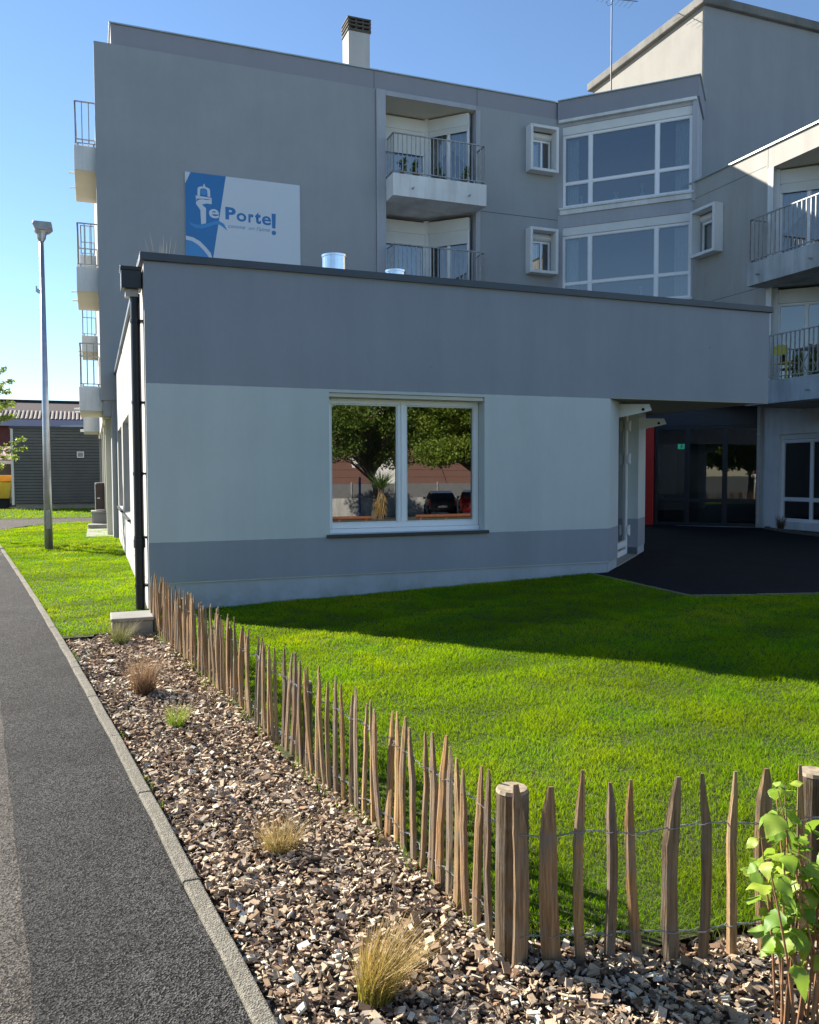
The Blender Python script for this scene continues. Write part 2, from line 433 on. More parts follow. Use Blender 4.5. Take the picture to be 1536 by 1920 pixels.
class MB:
    def __init__(s, F=None):
        s.v, s.f, s.F = [], [], F
    def add(s, vs, fs):
        b = len(s.v)
        if s.F is not None:
            vs = [s.F @ Vector(v) for v in vs]
        s.v += [tuple(v) for v in vs]
        s.f += [tuple(i + b for i in f) for f in fs]
        return s
    def box(s, x0, x1, y0, y1, z0, z1):
        vs = [(x, y, z) for z in (z0, z1) for y in (y0, y1) for x in (x0, x1)]
        return s.add(vs, [(0, 2, 3, 1), (4, 5, 7, 6), (0, 1, 5, 4), (1, 3, 7, 5), (3, 2, 6, 7), (2, 0, 4, 6)])
    def quad(s, a, b, c, d):
        return s.add([a, b, c, d], [(0, 1, 2, 3)])
    def prism(s, pts, z0, z1):
        n = len(pts)
        vs = [(p[0], p[1], z0) for p in pts] + [(p[0], p[1], z1) for p in pts]
        fs = [tuple(range(n))[::-1], tuple(range(n, 2 * n))] + [(i, (i + 1) % n, (i + 1) % n + n, i + n) for i in range(n)]
        return s.add(vs, fs)
    def prism_y(s, pts, y0, y1):
        n = len(pts)
        vs = [(p[0], y0, p[1]) for p in pts] + [(p[0], y1, p[1]) for p in pts]
        fs = [tuple(range(n)), tuple(range(n, 2 * n))[::-1]] + [(i, i + n, (i + 1) % n + n, (i + 1) % n) for i in range(n)]
        return s.add(vs, fs)
    def tube(s, pts, r, n=8, cap=True):
        pts = [Vector(p) for p in pts]
        rs = r if isinstance(r, (list, tuple)) else [r] * len(pts)
        vs, fs = [], []
        ref = None
        for i, p in enumerate(pts):
            a = pts[max(i - 1, 0)]; b = pts[min(i + 1, len(pts) - 1)]
            t = (b - a).normalized()
            if ref is None:
                ref = Vector((0, 0, 1)) if abs(t.z) < 0.9 else Vector((1, 0, 0))
            u = t.cross(ref)
            if u.length < 1e-4:
                u = t.cross(Vector((0, 1, 0.1)))
            u.normalize()
            w_ = u.cross(t).normalized()
            for k in range(n):
                an = 2 * math.pi * k / n
                vs.append(p + (u * math.cos(an) + w_ * math.sin(an)) * rs[i])
        for i in range(len(pts) - 1):
            for k in range(n):
                fs.append((i * n + k, i * n + (k + 1) % n, (i + 1) * n + (k + 1) % n, (i + 1) * n + k))
        if cap:
            fs.append(tuple(range(n))[::-1])
            fs.append(tuple(range((len(pts) - 1) * n, len(pts) * n)))
        return s.add(vs, fs)
    def panel(s, s0, s1, z0, z1, holes=(), depth=0.15):
        xs = sorted({s0, s1, *[min(max(h[i], s0), s1) for h in holes for i in (0, 1)]})
        zs = sorted({z0, z1, *[min(max(h[i], z0), z1) for h in holes for i in (2, 3)]})
        for i in range(len(xs) - 1):
            for j in range(len(zs) - 1):
                cx, cz = (xs[i] + xs[i + 1]) / 2, (zs[j] + zs[j + 1]) / 2
                if any(h[0] < cx < h[1] and h[2] < cz < h[3] for h in holes):
                    continue
                s.quad((xs[i], 0, zs[j]), (xs[i + 1], 0, zs[j]), (xs[i + 1], 0, zs[j + 1]), (xs[i], 0, zs[j + 1]))
        for h in holes:
            a, b, c, d = h[:4]
            dp = h[4] if len(h) > 4 else depth
            s.quad((a, 0, c), (a, 0, d), (a, dp, d), (a, dp, c))
            s.quad((b, 0, c), (b, dp, c), (b, dp, d), (b, 0, d))
            if d < z1: s.quad((a, 0, d), (b, 0, d), (b, dp, d), (a, dp, d))
            if c > z0: s.quad((a, 0, c), (a, dp, c), (b, dp, c), (b, 0, c))
        return s
    def frame_box(s, s0, s1, z0, z1, t, y0, y1):
        s.box(s0, s0 + t, y0, y1, z0, z1); s.box(s1 - t, s1, y0, y1, z0, z1)
        s.box(s0 + t, s1 - t, y0, y1, z1 - t, z1); s.box(s0 + t, s1 - t, y0, y1, z0, z0 + t)
        return s

WL = {}
def link(o, parent, loc):
    COL.objects.link(o)
    if parent is not None:
        o.parent = parent
        o.location = Vector(loc) - WL[parent]
    else:
        o.location = loc
    WL[o] = Vector(loc)
    return o

def mk(name, mb, mat, parent=None, org=(0, 0, 0), smooth=False, bevel=0.0):
    me = bpy.data.meshes.new(name)
    og = Vector(org)
    me.from_pydata([tuple(Vector(v) - og) for v in mb.v], [], mb.f)
    me.update()
    if mat is not None:
        me.materials.append(M[mat] if isinstance(mat, str) else mat)
    if smooth:
        me.shade_smooth()
    o = bpy.data.objects.new(name, me)
    link(o, parent, og)
    if bevel > 0:
        b = o.modifiers.new('bevel', 'BEVEL')
        b.width = bevel; b.segments = 2; b.limit_method = 'ANGLE'; b.angle_limit = R(40)
    return o

def thing(name, label, cat, loc=(0, 0, 0), group=None):
    o = bpy.data.objects.new(name, None)
    o.empty_display_size = 0.2
    link(o, None, loc)
    return tag(o, label, cat, group)

def tag(o, label, cat, group=None):
    o['label'] = label; o['category'] = cat
    if group: o['group'] = group
    return o

def struct(o, kind='structure'):
    o['kind'] = kind
    return o

def inst(name, me, parent, loc, rot=(0, 0, 0), scale=(1, 1, 1)):
    o = bpy.data.objects.new(name, me)
    link(o, parent, loc)
    o.rotation_euler = rot; o.scale = scale
    return o

def np_mesh(name, verts, faces_flat, counts, mat, parent=None, tones=None, smooth=False, org=(0, 0, 0)):
    """verts (n,3); faces_flat int array; counts per face; tones (n,3) per vertex."""
    me = bpy.data.meshes.new(name)
    verts = np.asarray(verts, np.float32) - np.asarray(org, np.float32)
    nv, nl, nf = len(verts), len(faces_flat), len(counts)
    me.vertices.add(nv); me.loops.add(nl); me.polygons.add(nf)
    me.vertices.foreach_set('co', verts.ravel())
    me.loops.foreach_set('vertex_index', np.asarray(faces_flat, np.int32))
    st = np.zeros(nf, np.int32); st[1:] = np.cumsum(counts)[:-1]
    me.polygons.foreach_set('loop_start', st)
    if tones is not None:
        at = me.attributes.new('tone', 'FLOAT_COLOR', 'POINT')
        c = np.ones((nv, 4), np.float32); c[:, :3] = tones
        at.data.foreach_set('color', c.ravel())
    me.update(calc_edges=True)
    me.validate()
    (me.shade_smooth if smooth else me.shade_flat)()
    me.materials.append(M[mat] if isinstance(mat, str) else mat)
    o = bpy.data.objects.new(name, me)
    return link(o, parent, org)

# ------------------------------------------------------------------ ground levels and plan lines
def gz(x, y):
    if x < 0.2: z = 0.0
    elif x < 6.3: z = 0.031 * (x - 0.2)
    elif x < 9: z = 0.19
    elif x < 15.5: z = 0.19 - 0.11 * (x - 9) / 6.5
    else: z = 0.08
    if y < -8: z *= max(0.0, 1 - (-8 - y) / 3)
    return z
KY = [-11.5, -9, -7.5, -6, -4.5, -3, -1.5, 0, 2, 4, 6, 8, 10, 11, 14.0, 16.7]
KX = [0.32, 0.047, -0.118, -0.29, -0.469, -0.654, -0.845, -1.041, -1.309, -1.584, -1.863, -2.145, -2.428, -2.57, -2.95, -3.05]
def kx(y): return float(np.interp(y, KY, KX))
FY = [-7.46, -6.76, -5.94, -5.21, -4.11, -2.52, -0.93]
FX = [0.68, 0.64, 0.54, 0.44, 0.33, 0.15, -0.04]
def fx(y): return float(np.interp(y, FY, FX))
def fy2(x): return -7.47 - (x - 0.68) * 0.27            # front run of the fence
FC = [(5.865, 0.011), (5.804, -1.218), (5.755, -2.266), (6.45, -2.507), (7.16, -2.708), (12.0, -4.1)]

# far ground sheet: level around the houses, falling away behind the viewer
def far_z(x, y):
    if y > -13: return -0.06
    return float(np.interp(-y, [13, 25, 36, 60, 120, 600], [-0.06, -0.62, -0.98, -2.0, -2.6, -3.0]))
xs = [-600, -200, -80, -40, -20, -8, 0, 8, 16, 30, 60, 120, 600]
ys = [-600, -200, -120, -60, -45, -36, -30, -25, -19, -13, -6, 6, 20, 40, 80, 200, 600]
mb = MB()
mb.v = [(x, y, far_z(x, y)) for y in ys for x in xs]
nx = len(xs)
mb.f = [(j * nx + i, j * nx + i + 1, (j + 1) * nx + i + 1, (j + 1) * nx + i) for j in range(len(ys) - 1) for i in range(nx - 1)]
struct(mk('ground', mb, 'far_ground', smooth=True))

def strip(name, left, right, mat, dz=0.0):
    """left/right: lists of (x,y,z)"""
    b = MB()
    n = len(left)
    b.v = [tuple(p) for p in left] + [tuple(p) for p in right]
    b.f = [(i, n + i, n + i + 1, i + 1) for i in range(n - 1)]
    return mk(name, b, mat)

# asphalt path beside the bed
yy = [-11.5 + 0.35 * i for i in range(82)]
def seam_x(y): return float(np.interp(y, [-11.5, -7.28, -6.16, -4.72, -3.18, 6], [-0.28, -0.76, -0.89, -1.06, -1.24, -2.3])) + 0.012 * math.sin(9 * y)
struct(strip('path', [(seam_x(y) - 0.01, y, 0.006) for y in yy], [(kx(y) - 0.060 + 0.008 * math.sin(23 * y) + 0.006 * math.sin(61 * y), y, 0.006) for y in yy], 'asphalt'))
struct(strip('road', [(-14, y, -0.004) for y in yy], [(seam_x(y) + 0.02, y, -0.004) for y in yy], 'asphalt_old'))
b = MB()
pts = [(-14, 17.0), (-3.05, 16.6), (-2.7, 17.8), (-2.1, 19.0), (-0.72, 19.6), (0.3, 19.7), (0.3, 22.6), (-2, 22.4), (-4, 22.6), (-14, 24.0)]
b.v = [(x, y, 0.002) for x, y in pts]; b.f = [tuple(range(len(pts)))]
struct(mk('footpath', b, 'asphalt_old'))

# concrete edging stones along the path, one metre each
kerb = struct(bpy.data.objects.new('kerb', None)); link(kerb, None, (0, -4, 0))
y = -10.6
k = 0
while y < 15.0:
    y1 = min(y + 1.0, 16)
    b = MB()
    seg = 6
    L_, R_ = [], []
    for i in range(seg + 1):
        t = y + 0.002 + (y1 - y - 0.004) * i / seg
        jit = 0.002 * math.sin(5 * t) + random.uniform(-.0025, .0025)
        L_.append((kx(t) - 0.062 + jit, t)); R_.append((kx(t) + jit * .6, t))
    top = 0.022 + random.uniform(-0.002, 0.003)
    poly = L_ + R_[::-1]
    b.prism(poly, -0.15, top)
    mk('edging_stone', b, 'kerb', kerb, bevel=0.008)
    y = y1; k += 1

# soil bed sheet
b = MB()
ysb = [-10.5 + 0.3 * i for i in range(32)]
lft, rgt = [], []
for y in ysb:
    y = min(y, -1.1)
    lft.append((kx(y) - 0.02, y, -0.03))
    rgt.append(((fx(y) + 0.08) if y > -7.4 else 4.0, y, -0.03))
struct(strip('planting_bed', lft, rgt, 'soil'))

# lawns: turf sheets
def sheet(name, fn, x0, x1, y0, y1, st, mat, zf):
    b = MB(); idx = {}
    nx_, ny_ = int(round((x1 - x0) / st)), int(round((y1 - y0) / st))
    for j in range(ny_):
        for i in range(nx_):
            cx, cy = x0 + (i + .5) * st, y0 + (j + .5) * st
            if not fn(cx, cy): continue
            q = []
            for a, c in ((i, j), (i + 1, j), (i + 1, j + 1), (i, j + 1)):
                if (a, c) not in idx:
                    X, Y = x0 + a * st, y0 + c * st
                    idx[(a, c)] = len(b.v); b.v.append((X, Y, zf(X, Y)))
                q.append(idx[(a, c)])
            b.f.append(tuple(q))
    return mk(name, b, mat, smooth=True)

def in_poly(x, y, P):
    c = False
    for i in range(len(P)):
        x1, y1 = P[i]; x2, y2 = P[i - 1]
        if (y1 > y) != (y2 > y) and x < (x2 - x1) * (y - y1) / (y2 - y1) + x1:
            c = not c
    return c
FCP = FC + [(20, -6.5), (20, 12), (5.8, 12)]
def in_front_lawn(x, y):
    if y > 0.02 or y < fy2(max(x, .68)) + 0.06 - 0.02 * math.sin(7 * x): return False
    if x < fx(y) + 0.03 + 0.03 * math.sin(5 * y): return False
    return not in_poly(x, y, FCP)
def in_side_lawn(x, y):
    if x > 0.0 or x < kx(y) or y < -1.13 - 0.03 * math.sin(6 * x): return False
    if y > 16.4: return x > -2.9 + (y - 16.4) * .42 and y < 19.3
    return True
def in_far_lawn(x, y):
    return -9 < x < 0.2 and 22.55 < y < 31.5
def lawn_z(x, y): return gz(x, y) * min(1.0, max(0.0, (y - fy2(max(x, .68))) / 1.2)) + 0.012 * math.sin(1.7 * x + .4) * math.sin(1.3 * y)
struct(sheet('lawn', in_front_lawn, -0.2, 12, -11, 0.2, 0.1, 'turf', lawn_z))
struct(sheet('side_lawn', in_side_lawn, -3.1, 0.1, -1.3, 19.4, 0.1, 'turf', lambda x, y: 0.008))
struct(sheet('far_lawn', in_far_lawn, -9, 0.3, 22.5, 31.6, 0.3, 'turf', lambda x, y: 0.008))

# forecourt of fresh asphalt with a thin concrete border
b = MB()
nxs = [5.75, 6.3, 7.16, 9, 11, 13, 15.5, 17]
P = FC + [(17, -5.5), (17, 10.5), (5.9, 10.5)]
bm_ = bmesh.new()
vs = [bm_.verts.new((x, y, 0)) for x, y in P]
bm_.faces.new(vs)
for X in nxs[1:-1]:
    bmesh.ops.bisect_plane(bm_, geom=bm_.verts[:] + bm_.edges[:] + bm_.faces[:], plane_co=(X, 0, 0), plane_no=(1, 0, 0))
for v in bm_.verts: v.co.z = gz(v.co.x, 0) + 0.006
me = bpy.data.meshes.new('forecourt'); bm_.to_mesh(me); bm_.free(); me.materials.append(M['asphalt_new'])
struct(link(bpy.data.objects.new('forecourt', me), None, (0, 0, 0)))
bord = struct(bpy.data.objects.new('forecourt_border', None)); link(bord, None, (6, -2, 0))
for (x0, y0), (x1, y1) in zip(FC[:-1], FC[1:]):
    d = Vector((x1 - x0, y1 - y0)); d.normalize(); nrm = Vector((d.y, -d.x)) * 0.025
    b = MB()
    b.prism([(x0 - nrm.x, y0 - nrm.y), (x1 - nrm.x, y1 - nrm.y), (x1 + nrm.x, y1 + nrm.y), (x0 + nrm.x, y0 + nrm.y)], -0.1, gz((x0 + x1) / 2, 0) + 0.022)
    mk('edging_stone', b, 'kerb', bord)

# ------------------------------------------------------------------ windows, doors, railings
def window(parent, F, s0, s1, z0, z1, d, splits=(), rails=(), fwid=0.06, box=0.0, shutter=None, glass='glass', room=0.8, roommat='room', name='window', frame_mat='pvc', mull=0.07):
    """frame with mullions at splits and transoms at rails, panes and optional roller box + shutter as its pieces"""
    b = MB(F)
    zt = z1 - box
    b.frame_box(s0, s1, z0, zt, fwid, d, d + 0.07)
    for sp in splits: b.box(sp - mull / 2, sp + mull / 2, d + .002, d + 0.068, z0 + fwid, zt - fwid)
    cols = [s0 + fwid] + [x for sp in splits for x in (sp - mull / 2, sp + mull / 2)] + [s1 - fwid]
    rows = [z0 + fwid] + [x for r_ in rails for x in (r_ - .035, r_ + .035)] + [zt - fwid]
    for r_ in rails:
        for i in range(0, len(cols), 2): b.box(cols[i], cols[i + 1], d + .004, d + .066, r_ - .035, r_ + .035)
    win = mk(name, b, frame_mat, parent, bevel=0.006)
    for i in range(0, len(cols), 2):
        for j in range(0, len(rows), 2):
            g = MB(F)
            g.quad((cols[i], d + .035, rows[j]), (cols[i + 1], d + .035, rows[j]), (cols[i + 1], d + .035, rows[j + 1]), (cols[i], d + .035, rows[j + 1]))
            mk('pane', g, glass, win)
            t = 0.018   # glazing bead
            e = MB(F); e.frame_box(cols[i] , cols[i + 1], rows[j], rows[j + 1], t, d + .012, d + .05)
            mk('glazing_bead', e, frame_mat if frame_mat != 'pvc' else 'shutter', win)
    if box > 0:
        b = MB(F); b.box(s0, s1, d - 0.03, d + 0.12, zt + .002, z1)
        mk('roller_box', b, 'shutter', win, bevel=0.008)
    if shutter is not None:
        zb = shutter; z = zt
        while z > zb + 0.01:
            b = MB(F); b.box(s0 + .03, s1 - .03, d - .022, d - .006, max(zb, z - .048), z - .006)
            b.box(s0 + .03, s1 - .03, d - .016, d - .008, max(zb, z - .052), z)
            mk('slat', b, 'shutter', win)
            z -= .052
    if room > 0:
        b = MB(F)
        e = .03
        y0, y1 = d + .075, d + room
        b.quad((s0, y1, z0), (s1, y1, z0), (s1, y1, z1), (s0, y1, z1))
        b.quad((s0 + .001, y0, z0), (s0 + .001, y1, z0), (s0 + .001, y1, z1), (s0 + .001, y0, z1))
        b.quad((s1 - .001, y0, z0), (s1 - .001, y1, z0), (s1 - .001, y1, z1), (s1 - .001, y0, z1))
        b.quad((s0, y0, z0 + .001), (s1, y0, z0 + .001), (s1, y1, z0 + .001), (s0, y1, z0 + .001))
        b.quad((s0, y0, z1 - .001), (s1, y0, z1 - .001), (s1, y1, z1 - .001), (s0, y1, z1 - .001))
        mk('room_lining', b, roommat, win)
    return win

def curtain(win, F, s0, s1, z0, z1, d, swag=0.0, waves=9):
    b = MB(F); n = 28
    for i in range(n + 1):
        t = i / n
        s_ = s0 + (s1 - s0) * t
        zb = z0 + (0.03 * abs(math.sin(t * math.pi * waves / 2))) + swag * (t if swag > 0 else (t - 1))
        y_ = d + .018 * math.sin(t * waves * 6.28)
        b.v.append(tuple(F @ Vector((s_, y_, zb)))); b.v.append(tuple(F @ Vector((s_, y_, z1))))
    b.f = [(2 * i, 2 * i + 2, 2 * i + 3, 2 * i + 1) for i in range(n)]
    return mk('curtain', b, 'curtain', win, smooth=True)

def railing(parent, runs, z0, z1, step=0.125, mat='rail', t=0.011, rail_t=0.02, low=0.08):
    """runs: list of ((x,y),(x,y)); top rail, bottom rail and one baluster per step, each a piece"""
    bal = MB(); bal.box(-t, t, -t, t, 0, z1 - z0 - low - .02)
    bme = bpy.data.meshes.new('baluster'); bme.from_pydata(bal.v, [], bal.f); bme.materials.append(M[mat])
    for (a, c) in runs:
        A, Cc = Vector((*a, 0)), Vector((*c, 0))
        d = Cc - A; L = d.length; d.normalize()
        nrm = Vector((-d.y, d.x, 0))
        for zz, th in ((z1, rail_t), (z0 + low, rail_t * .8)):
            b = MB()
            q = [A + nrm * rail_t, Cc + nrm * rail_t, Cc - nrm * rail_t, A - nrm * rail_t]
            b.prism([(p.x, p.y) for p in q], zz - th, zz + th * .3)
            mk('rail', b, mat, parent)
        n = max(1, int(L / step))
        for i in range(n + 1):
            p = A + d * (L * i / n)
            inst('baluster', bme, parent, (p.x, p.y, z0 + low), (0, 0, math.atan2(d.y, d.x)))
        for e in (0.12, 0.88):
            p = A + d * L * e
            b = MB(); b.box(p.x - .015, p.x + .015, p.y - .015, p.y + .015, z0 - .02, z0 + low)
            mk('foot', b, mat, parent)

# ------------------------------------------------------------------ main apartment block
YM = 11.6
main = thing('apartment_building', 'grey four-storey apartment block with recessed balconies behind the low annex', 'building', (6, 18, 0))
F = FRONT(YM)
SW = [(11.32, 12.05, 10.30, 11.42), (11.32, 12.05, 7.42, 8.54)]
b = MB(F); b.panel(-0.35, 6.68, 3.38, 11.84)
b.quad((-.35, 0, 3.38), (-.35, .3, 3.38), (-.35, .3, 11.84), (-.35, 0, 11.84))
b.quad((-.35, 0, 11.84), (6.68, 0, 11.84), (6.68, .05, 11.84), (-.35, .05, 11.84))
b.quad((-.35, 0, 3.38), (0.2, 0, 3.38), (0.2, .6, 3.38), (-.35, .6, 3.38))
b.quad((6.68, 0, 3.38), (6.68, .1, 3.38), (6.68, .1, 11.84), (6.68, 0, 11.84))
mk('gable_wall', b, 'main', main)
b = MB(F); b.panel(9.63, 12.29, 3.38, 11.84, SW, 0.12)
mk('wall', b, 'main', main)
# ground floor set back under the gable
b = MB(); b.box(-0.12, 6.6, YM + .06, YM + .9, 0, 3.38); mk('wall', b, 'main', main)
b = MB(); b.box(-0.02, 12, YM + .9, 26.0, 0, 3.1); mk('wall', b, 'main', main)
b = MB(); b.box(-0.30, -0.125, YM + .05, YM + .62, 3.0, 3.379); mk('wall', b, 'main', main)
# side and back walls, roof
b = MB(WEST(-0.3)); b.panel(-26, -YM - .3, 3.1, 11.84); mk('wall', b, 'wing', main)
b = MB(); b.box(-0.3, 0.6, YM + .6, 26, 3.0, 3.1); mk('soffit', b, 'cream', main)
b = MB(); b.quad((-.3, 26, 0), (16, 26, 0), (16, 26, 11.84), (-.3, 26, 11.84)); b.quad((-.3, YM + .1, 11.83), (16, YM + .1, 11.83), (16, 26, 11.83), (-.3, 26, 11.83))
mk('roof', b, 'conc', main)
# parapet bands
b = MB(); b.box(0.04, 12.31, YM + 0.05, YM + 0.3, 11.80, 12.33); mk('parapet', b, 'main_band', main)
b = MB(); b.box(0.04, 0.3, YM + 0.3, 26, 11.80, 12.33); mk('parapet', b, 'main_band', main)
b = MB(); b.box(0.0, 12.32, YM + 0.01, YM + 0.34, 12.332, 12.362); b.box(0.0, 0.34, YM + .34, 26, 12.332, 12.362); mk('parapet_cap', b, 'cap', main)
for x in (6.66, 9.7, 12.285):
    b = MB(F); b.box(x - .006, x + .006, 0.046, 0.2, 11.8, 12.33); mk('joint', b, 'joint', main)
b = MB(F); b.box(9.77, 12.27, -.002, .05, 8.95, 8.968); mk('joint', b, 'joint', main)
# pilasters framing the balcony stack and lintel
b = MB(); b.box(6.69, 6.95, YM - .06, 12.7, 3.4, 11.83); mk('pilaster', b, 'pilaster', main, bevel=.01)
b = MB(); b.box(9.632, 9.77, YM - .03, 12.7, 3.4, 11.72); mk('pilaster', b, 'pilaster', main, bevel=.01)
b = MB(); b.box(6.952, 9.63, YM - .03, YM + .22, 11.70, 11.83); mk('lintel', b, 'pilaster', main, bevel=.01)
b = MB(); b.quad((6.95, YM, 11.699), (9.7, YM, 11.699), (9.7, 12.9, 11.699), (6.95, 12.9, 11.699)); mk('soffit', b, 'cream', main)

def recess(parent, Fl, Fd, sl0, sl1, ld, sd1, zf, sh_l, sh_d, curt, top=2.2):
    """two white glazed faces meeting at 135 degrees at the back of a balcony; zf floor"""
    zt = zf + top
    wl = window(parent, Fl, sl0, sl1, zf + .08, zt, ld, (), (), .055, .34, sh_l, 'glass', 1.2)
    wd = window(parent, Fd, .10, sd1, zf + .08, zt, 0, ((.10 + sd1) / 2,), (), .05, .34, sh_d, 'glass', 1.2)
    b = MB(Fd); b.box(-.05, .098, -.02, .1, zf, zt + .05); mk('corner_post', b, 'pvc', parent)
    if curt:
        curtain(wl, Fl, sl0 + .08, sl1 - .08, zf + .55, sh_l if sh_l else zt - .3, ld + .14)
        mid = (.10 + sd1) / 2
        curtain(wd, Fd, .18, mid - .05, zf + .75, zt - .4, .14, 0.55, 7)
        curtain(wd, Fd, mid + .05, sd1 - .06, zf + .75, zt - .4, .14, -0.55, 7)

for fl, (zf, shl, shd, cu) in enumerate(((9.46, 10.66, 11.16, True), (6.58, 8.10, 8.06, False))):
    recess(main, FRONT(12.64), DIAG(8.53, 12.64), 6.95, 8.53, 0.0, 1.33, zf, shl, shd, cu)
    b = MB()
    b.box(6.952, 9.68, 11.0, 11.57, zf - .56, zf + .02)
    b.box(6.952, 9.63, 11.57, 12.9, zf - .56, zf - .02)
    bal = mk('balcony', b, 'white_conc', main, bevel=.008)
    for xp in (7.5, 9.15):
        t_ = MB(); t_.tube([(xp, 11.1, zf - .33), (xp, 10.9, zf - .34)], .022, 8); mk('spout', t_, 'rail', bal)
    railing(bal, [((6.99, 11.55), (6.99, 11.05)), ((6.99, 11.05), (9.64, 11.05)), ((9.64, 11.05), (9.64, 11.55))], zf + .02, zf + 1.08)
# small boxed windows
def boxed_window(parent, F, s0, s1, z0, z1):
    b = MB(F)
    p = -.30; t = .085
    # splayed concrete surround
    b.frame_box(s0, s1, z0, z1, t, p, .0)
    o = mk('window', b, 'box_white', parent, bevel=.012)
    i0, i1, j0, j1 = s0 + t, s1 - t, z0 + t, z1 - t
    q = MB(F); q.frame_box(i0, i1, j0, j1 - .22, .05, .06, .12); q.box(i0 + (i1 - i0) * .58, i0 + (i1 - i0) * .58 + .05, .062, .118, j0 + .05, j1 - .27)
    mk('frame', q, 'pvc', o)
    q = MB(F); q.quad((i0, .09, j0), (i1, .09, j0), (i1, .09, j1 - .22), (i0, .09, j1 - .22)); mk('pane', q, 'glass', o)
    q = MB(F)
    prof = [(.0 + .12 * math.sin(a), .11 + .11 * math.cos(a)) for a in [math.pi * k / 8 for k in range(9)]]
    n = len(prof)
    vs = [(i0 + .001, .1 - y_, j1 - .221 + z_) for y_, z_ in prof] + [(i1 - .001, .1 - y_, j1 - .221 + z_) for y_, z_ in prof]
    q.add(vs, [(i, i + 1, n + i + 1, n + i) for i in range(n - 1)] + [tuple(range(n)), tuple(range(n, 2 * n))])
    mk('roller_box', q, 'shutter', o, smooth=False)
    q = MB(F); q.quad((i0, .5, j0), (i1, .5, j0), (i1, .5, j1), (i0, .5, j1))
    for s_ in (i0, i1): q.quad((s_, .12, j0), (s_, .5, j0), (s_, .5, j1), (s_, .12, j1))
    mk('room_lining', q, 'room', o)
    q = MB(F); curtain(o, F, i0 + .03, i0 + (i1 - i0) * .55, j0 + .12, j1 - .3, .18, 0, 3)
    return o
for z in (10.20, 7.32): boxed_window(main, F, 11.22, 12.14, z, z + 1.29)

# bay at 45 degrees
FB = DIAG(12.29, 11.6)
b = MB(FB)
b.panel(0.0, 3.84, 3.3, 11.8, [(0.13, 3.72, 9.28, 11.60, .06), (0.13, 3.72, 6.40, 8.72, .06)], .06)
b.quad((3.84, 0, 3.3), (3.84, 1.7, 3.3), (3.84, 1.7, 11.8), (3.84, 0, 11.8))
mk('bay_wall', b, 'pilaster', main)
b = MB(FB); b.box(0.006, 3.89, -.05, .2, 11.79, 12.33); b.box(3.69, 3.89, .2, 1.9, 11.79, 12.33); mk('parapet', b, 'main_band', main)
b = MB(FB); b.box(0.0, 3.93, -.09, .24, 12.332, 12.362); b.box(3.65, 3.93, .24, 1.9, 12.332, 12.362); mk('parapet_cap', b, 'cap', main)
b = MB(FB); b.box(0.03, 3.83, -.10, .0, 11.70, 11.785); mk('lintel', b, 'white_conc', main, bevel=.01)
b = MB(FB); b.box(3.724, 3.86, -.06, .05, 9.0, 11.69); mk('pilaster', b, 'pilaster', main, bevel=.01)
for z0, z1 in ((9.28, 11.60), (6.40, 8.72)):
    wd = window(main, FB, .13, 3.72, z0, z1, .05, (.93, 2.79), (z0 + .70,), .065, .24, None, 'glass', 1.6, 'room', mull=.10)
    b = MB(FB); b.box(.05, 3.78, -.09, .05, z0 - .06, z0 - .002); b.box(.06, 3.77, -.05, .05, z0 - .20, z0 - .062); mk('sill', b, 'white_conc', wd, bevel=.008)
    curtain(wd, FB, .22, .55, z0 + .1, z1 - .3, .30, 0, 4); curtain(wd, FB, 3.25, 3.62, z0 + .1, z1 - .3, .30, 0, 4)
    # things standing on the inner sill
    for sx, h, r_ in ((2.35, .46, .07), (1.62, .32, .12), (.62, .36, .07)):
        q = MB(FB)
        prof = [(0, .45), (.15, .9), (.4, 1), (.6, .5), (.75, .3), (.85, .8), (1, 1.1)]
        vs, fs = [], []
        for t, rr in prof:
            for k_ in range(8): vs.append((sx + rr * r_ * math.cos(k_ * .785), .35 + rr * r_ * math.sin(k_ * .785), z0 + .03 + t * h))
        for a in range(len(prof) - 1):
            for k_ in range(8): fs.append((a * 8 + k_, a * 8 + (k_ + 1) % 8, a * 8 + 8 + (k_ + 1) % 8, a * 8 + 8 + k_))
        q.add(vs, fs); mk('vase', q, 'curtain', wd, smooth=True)
# chimney
ch = MB(); ch.box(6.37, 7.0, 13.0, 13.6, 11.8, 14.0); cho = mk('chimney', ch, 'chimney', main, bevel=.015)
c2 = MB(); c2.box(6.34, 7.03, 12.97, 13.63, 14.002, 14.06); mk('cap', c2, 'brick_dark', cho, bevel=.01)
for i, z in enumerate((14.10, 14.20, 14.30)):
    c2 = MB(); c2.box(6.34 , 7.03, 12.97, 13.63, z + .03, z + .075); mk('cap', c2, 'brick_dark', cho, bevel=.01)
    for dx in (0, .2, .4, .6):
        c3 = MB(); c3.box(6.37 + dx, 6.43 + dx, 13.0, 13.06, z - .04, z + .03); c3.box(6.37 + dx, 6.43 + dx, 13.54, 13.6, z - .04, z + .03); mk('cap_leg', c3, 'brick_dark', cho)

